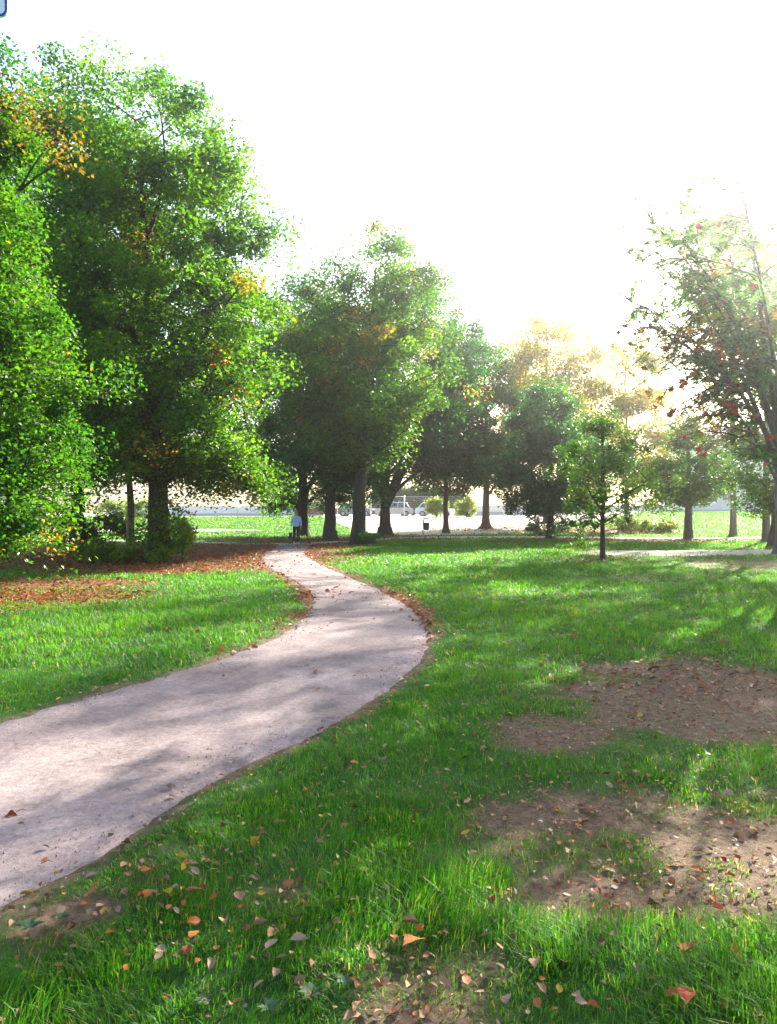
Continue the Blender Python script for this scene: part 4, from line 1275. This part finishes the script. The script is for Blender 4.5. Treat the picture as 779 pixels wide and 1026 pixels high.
def fallen_leaves():
    r = np.random.default_rng(99)
    cols = ['tan', 'pinkish beige', 'orange brown', 'dark brown', 'yellow', 'russet red']
    meshes = {c: [leaf_mesh(c, 100 + 10 * i + k) for k in range(4)] for i, c in enumerate(cols)}
    pts = []
    # candidate spots in photo pixels: (centre x, y, spread x, y, how many)
    for (px, py, sx, sy, n) in [(190, 905, 75, 45, 70), (120, 890, 50, 30, 22), (260, 960, 90, 35, 34), (450, 985, 90, 28, 36), (640, 860, 90, 38, 62), (720, 900, 50, 25, 28),
                                (600, 790, 110, 35, 24), (400, 800, 90, 50, 18), (650, 960, 90, 20, 14), (60, 960, 50, 30, 6), (180, 800, 60, 30, 10), (480, 860, 60, 40, 14)]:
        k = 0
        while k < n:
            x, y = r.normal(px, sx), r.normal(py, sy)
            if 3 < x < 774 and 745 < y < 1023:
                pts.append((x, y)); k += 1
    pts = pts[:300]
    special = [(12, 820, 'russet red', 0.055), (28, 901, 'yellow', 0.05), (692, 1014, 'russet red', 0.085), (413, 957, 'orange brown', 0.10), (412, 938, 'tan', 0.07), (692, 966, 'orange brown', 0.08), (733, 966, 'yellow', 0.06)]
    allp = [(x, y, None, None) for x, y in pts[:300 - len(special)]] + special
    for (px, py, c, s) in allp:
        g = G(px, py)
        soil, lit, sand, psd = (float(q[0]) for q in zones(np.array([g.x]), np.array([g.y])))
        onpath = psd < 0
        if onpath and c is None and r.uniform() < 0.6:
            g.x += 0.6; g.y -= 0.9 * 0.3
            psd = float(poly_sd(PATH_POLY, [g.x], [g.y])[0]); onpath = psd < 0
        if c is None: c = cols[r.choice(6, p=[0.34, 0.20, 0.22, 0.13, 0.07, 0.04])]
        if s is None: s = float(np.clip(0.032 * math.exp(r.normal() * 0.36), 0.018, 0.06))
        o = bpy.data.objects.new('fallen_leaf', meshes[c][r.integers(0, 4)]); COL.objects.link(o)
        dz = 0.006 if onpath else (0.010 if soil > 0.7 else 0.046)
        o.location = (g.x, g.y, float(gz(g.x, g.y)) + dz + (0.012 if onpath else 0))
        o.scale = (s * r.uniform(0.9, 1.2), s * r.uniform(0.8, 1.1), s)
        o.rotation_euler = (r.normal() * 0.3, r.normal() * 0.3, r.uniform(0, 6.28))
        if onpath: where = 'on the gravel path'
        elif soil > 0.5: where = 'on bare soil'
        elif psd < 0.55: where = 'in grass by the path edge'
        else: where = 'in the near lawn grass'
        side = '' if onpath else (' at the right' if px > 480 else (' at the left' if px < 300 else ' in the middle'))
        tag(o, '%s fallen leaf lying %s%s' % (c, where, side), 'leaf', 'fallen leaves on the near ground')
    # all the smaller and farther ones
    K = 30000
    V = []; CL = []
    for (y0, y1, n, L0, base) in [(1.8, 7, 12000, 0.024, 0.30), (7, 16, 48000, 0.038, 0.05), (14, 46, 190000, 0.056, 0.008), (44, 66, 30000, 0.10, 0.0)]:
        w = y1 * 0.515 + 1
        x = r.uniform(-w, w, n); y = r.uniform(y0, y1, n)
        soil, lit, sand, psd = zones(x, y)
        keep = np.clip(base + 0.7 * soil * (y < 16) + 0.9 * lit, 0, 1) * np.where(psd < -0.05, 0.02 + 0.35 * np.exp(-np.abs(psd) / 0.14) + 0.03 * (y > 14), 1)
        keep = keep * np.where(poly_sd(SIDE_POLY, x, y) < 0.1, 0.12, 1) if y1 > 30 else keep
        k = (r.uniform(size=n) < keep) & in_view(x, y)
        x, y, lit, soil = x[k], y[k], lit[k], soil[k]; n = len(x)
        az = r.uniform(0, 6.28, n); a = np.stack([np.cos(az), np.sin(az), r.normal(size=n) * 0.25], 1)
        b = np.stack([-np.sin(az), np.cos(az), r.normal(size=n) * 0.35], 1)
        c = np.stack([x, y, gz(x, y) + 0.012 + 0.045 * r.uniform(size=n) * (1 - 0.8 * soil) + 0.02 * (y > 14)], 1)
        ln = (L0 * np.exp(r.normal(size=n) * 0.38))[:, None]
        up = np.array([0, 0, 1.0])
        cu = up * ln * r.uniform(0.0, 0.28, n)[:, None]
        V.append(np.stack([c - a * ln / 2, c - a * ln * 0.24 + b * ln * 0.27 + cu, c + a * ln * 0.16 + b * ln * 0.26 + cu * 1.1, c + a * ln / 2 + up * ln * r.normal(size=(n, 1)) * 0.12, c + a * ln * 0.16 - b * ln * 0.26 + cu * 1.1, c - a * ln * 0.24 - b * ln * 0.27 + cu], 1).reshape(-1, 3))
        pal = np.array([LEAF_COL[q] for q in cols]); p = np.array([0.30, 0.14, 0.32, 0.16, 0.04, 0.04])
        CL.append(pal[r.choice(6, n, p=p)] * r.uniform(0.6, 1.1, n)[:, None] * np.where(lit[:, None] > 0.3, np.array([0.84, 0.60, 0.44]), 1))
    V = np.concatenate(V); CL = np.concatenate(CL)
    o = np_mesh('leaf_litter', V, 6, [(0, 1, 2, 3), (0, 3, 4, 5)], M['dead_leaf'], CL)
    tag(o, 'scattered brown leaf litter on the lawn and under the trees', 'leaf litter', kind='stuff')


fallen_leaves()


# twigs and weeds
def small_things():
    r = np.random.default_rng(5)
    for i, (px, py, ln, lab) in enumerate([(22, 816, 0.055, 'thin dark twig beside the red leaf on the path'), (48, 868, 0.045, 'short dark twig on the path left of the grass corner'), (127, 795, 0.045, 'thin twig on the path near its right edge')]):
        g = G(px, py)
        t = MB(); a = r.uniform(-0.5, 0.5)
        t.tube([(-ln / 2, 0, 0.006), (0, 0.012, 0.012), (ln / 2, 0.0, 0.007)], [0.0014, 0.002, 0.001], 5)
        t.tube([(0, 0.012, 0.012), (ln * 0.2, 0.022, 0.013)], [0.0014, 0.0008], 4)
        o = t.build('twig', M['twig']); o.location = (g.x, g.y, g.z + 0.012); o.rotation_euler = (0, 0, a)
        tag(o, lab, 'twig', 'twigs on the path')
    wm = leaf_mat('weed_leaf', 0.3, (1.5, 1.6, 0.8))
    for i, (px, py, s, lab) in enumerate([(312, 1003, 0.10, 'bluish green broad leaved weed at the left end of the bare soil patch'), (345, 990, 0.07, 'small broad leaved weed on the bare soil patch'), (30, 935, 0.10, 'broad leaved weed at the lower left near the path corner'),
                                          (62, 925, 0.07, 'small weed at the worn corner of the path'), (205, 1010, 0.07, 'bright weed in the dark grass at the lower left'), (490, 940, 0.05, 'tiny weed at the edge of the sunlit grass'),
                                          (270, 1018, 0.08, 'broad weed at the bottom edge left of the bare soil'), (545, 828, 0.06, 'small weed beside the bare soil at the right')]):
        g = G(px, py)
        V, CL = [], []
        for k in range(11):
            a = k * 2.4 + r.normal() * 0.2; d = Vector((math.cos(a), math.sin(a), 0)); sdv = Vector((-d.y, d.x, 0))
            l_ = s * 0.6 * r.uniform(0.6, 1.0); up = Vector((0, 0, 1))
            p = lambda t, u, h: tuple(d * (l_ * t) + sdv * (l_ * u) + up * (l_ * h + 0.02))
            V += [p(0.05, 0, 0), p(0.45, -0.2, 0.33), p(1, 0, 0.25 + 0.2 * r.uniform()), p(0.45, 0.2, 0.33)]
            CL.append(np.array([0.05, 0.11, 0.05]) * r.uniform(0.8, 1.4))
        o = np_mesh('weed', np.array(V), 4, [(0, 1, 2, 3)], wm, np.array(CL)); o.location = g
        tag(o, lab, 'weed', 'broad leaved weeds in the near ground')


small_things()


def grit():
    r = np.random.default_rng(17)
    n = 26000
    x = r.uniform(-6, 1.2, n); y = r.uniform(1.8, 13, n)
    psd = poly_sd(PATH_POLY, x, y)
    k = (psd < 0.08) & in_view(x, y, 0.6) & (r.uniform(size=n) < 0.25 + 0.9 * fnoise(x * 1.2, y * 1.2, 7, 3) * np.where(psd > -0.35, 1.6, 0.7))
    x, y, psd = x[k], y[k], psd[k]; n = len(x)
    sz = np.clip(0.0024 * np.exp(r.normal(size=n) * 0.5), 0.0012, 0.009)
    t = np.linspace(0, 2 * math.pi, 5, endpoint=False)[None, :] + r.uniform(0, 6.28, n)[:, None]
    rr = sz[:, None] * r.uniform(0.7, 1.3, (n, 5))
    z = gz(x, y) + np.where(psd < 0, 0.012, 0.004)
    ring = np.stack([x[:, None] + rr * np.cos(t), y[:, None] + rr * np.sin(t), np.repeat(z[:, None] - 0.004, 5, 1)], -1)
    top = np.stack([x[:, None] + rr * 0.55 * np.cos(t), y[:, None] + rr * 0.55 * np.sin(t), (z + sz * 1.0)[:, None] + 0 * t], -1)
    V = np.concatenate([ring, top], 1).reshape(-1, 3)
    base = np.array([[0.20, 0.17, 0.175], [0.11, 0.095, 0.095], [0.32, 0.29, 0.28], [0.16, 0.11, 0.085]])
    CL = base[r.choice(4, n, p=[.45, .25, .15, .15])] * r.uniform(0.7, 1.2, n)[:, None]
    m, nt, nn, l, p = new_mat('grit_stone')
    at = nn.new('ShaderNodeAttribute'); at.attribute_name = 'Col'; l.new(at.outputs['Color'], p.inputs['Base Color']); p.inputs['Roughness'].default_value = 0.9
    fs = [(i, (i + 1) % 5, 5 + (i + 1) % 5, 5 + i) for i in range(5)]
    o = np_mesh('grit', V, 10, fs, m, CL)
    # lids
    o2 = o.data
    bm = bmesh.new(); bm.from_mesh(o2); bm.verts.ensure_lookup_table()
    for q in range(n): bm.faces.new([bm.verts[q * 10 + 5 + i] for i in range(5)])
    bm.to_mesh(o2); bm.free()
    tag(o, 'loose grit and small stones on the gravel path', 'grit', kind='stuff')


grit()
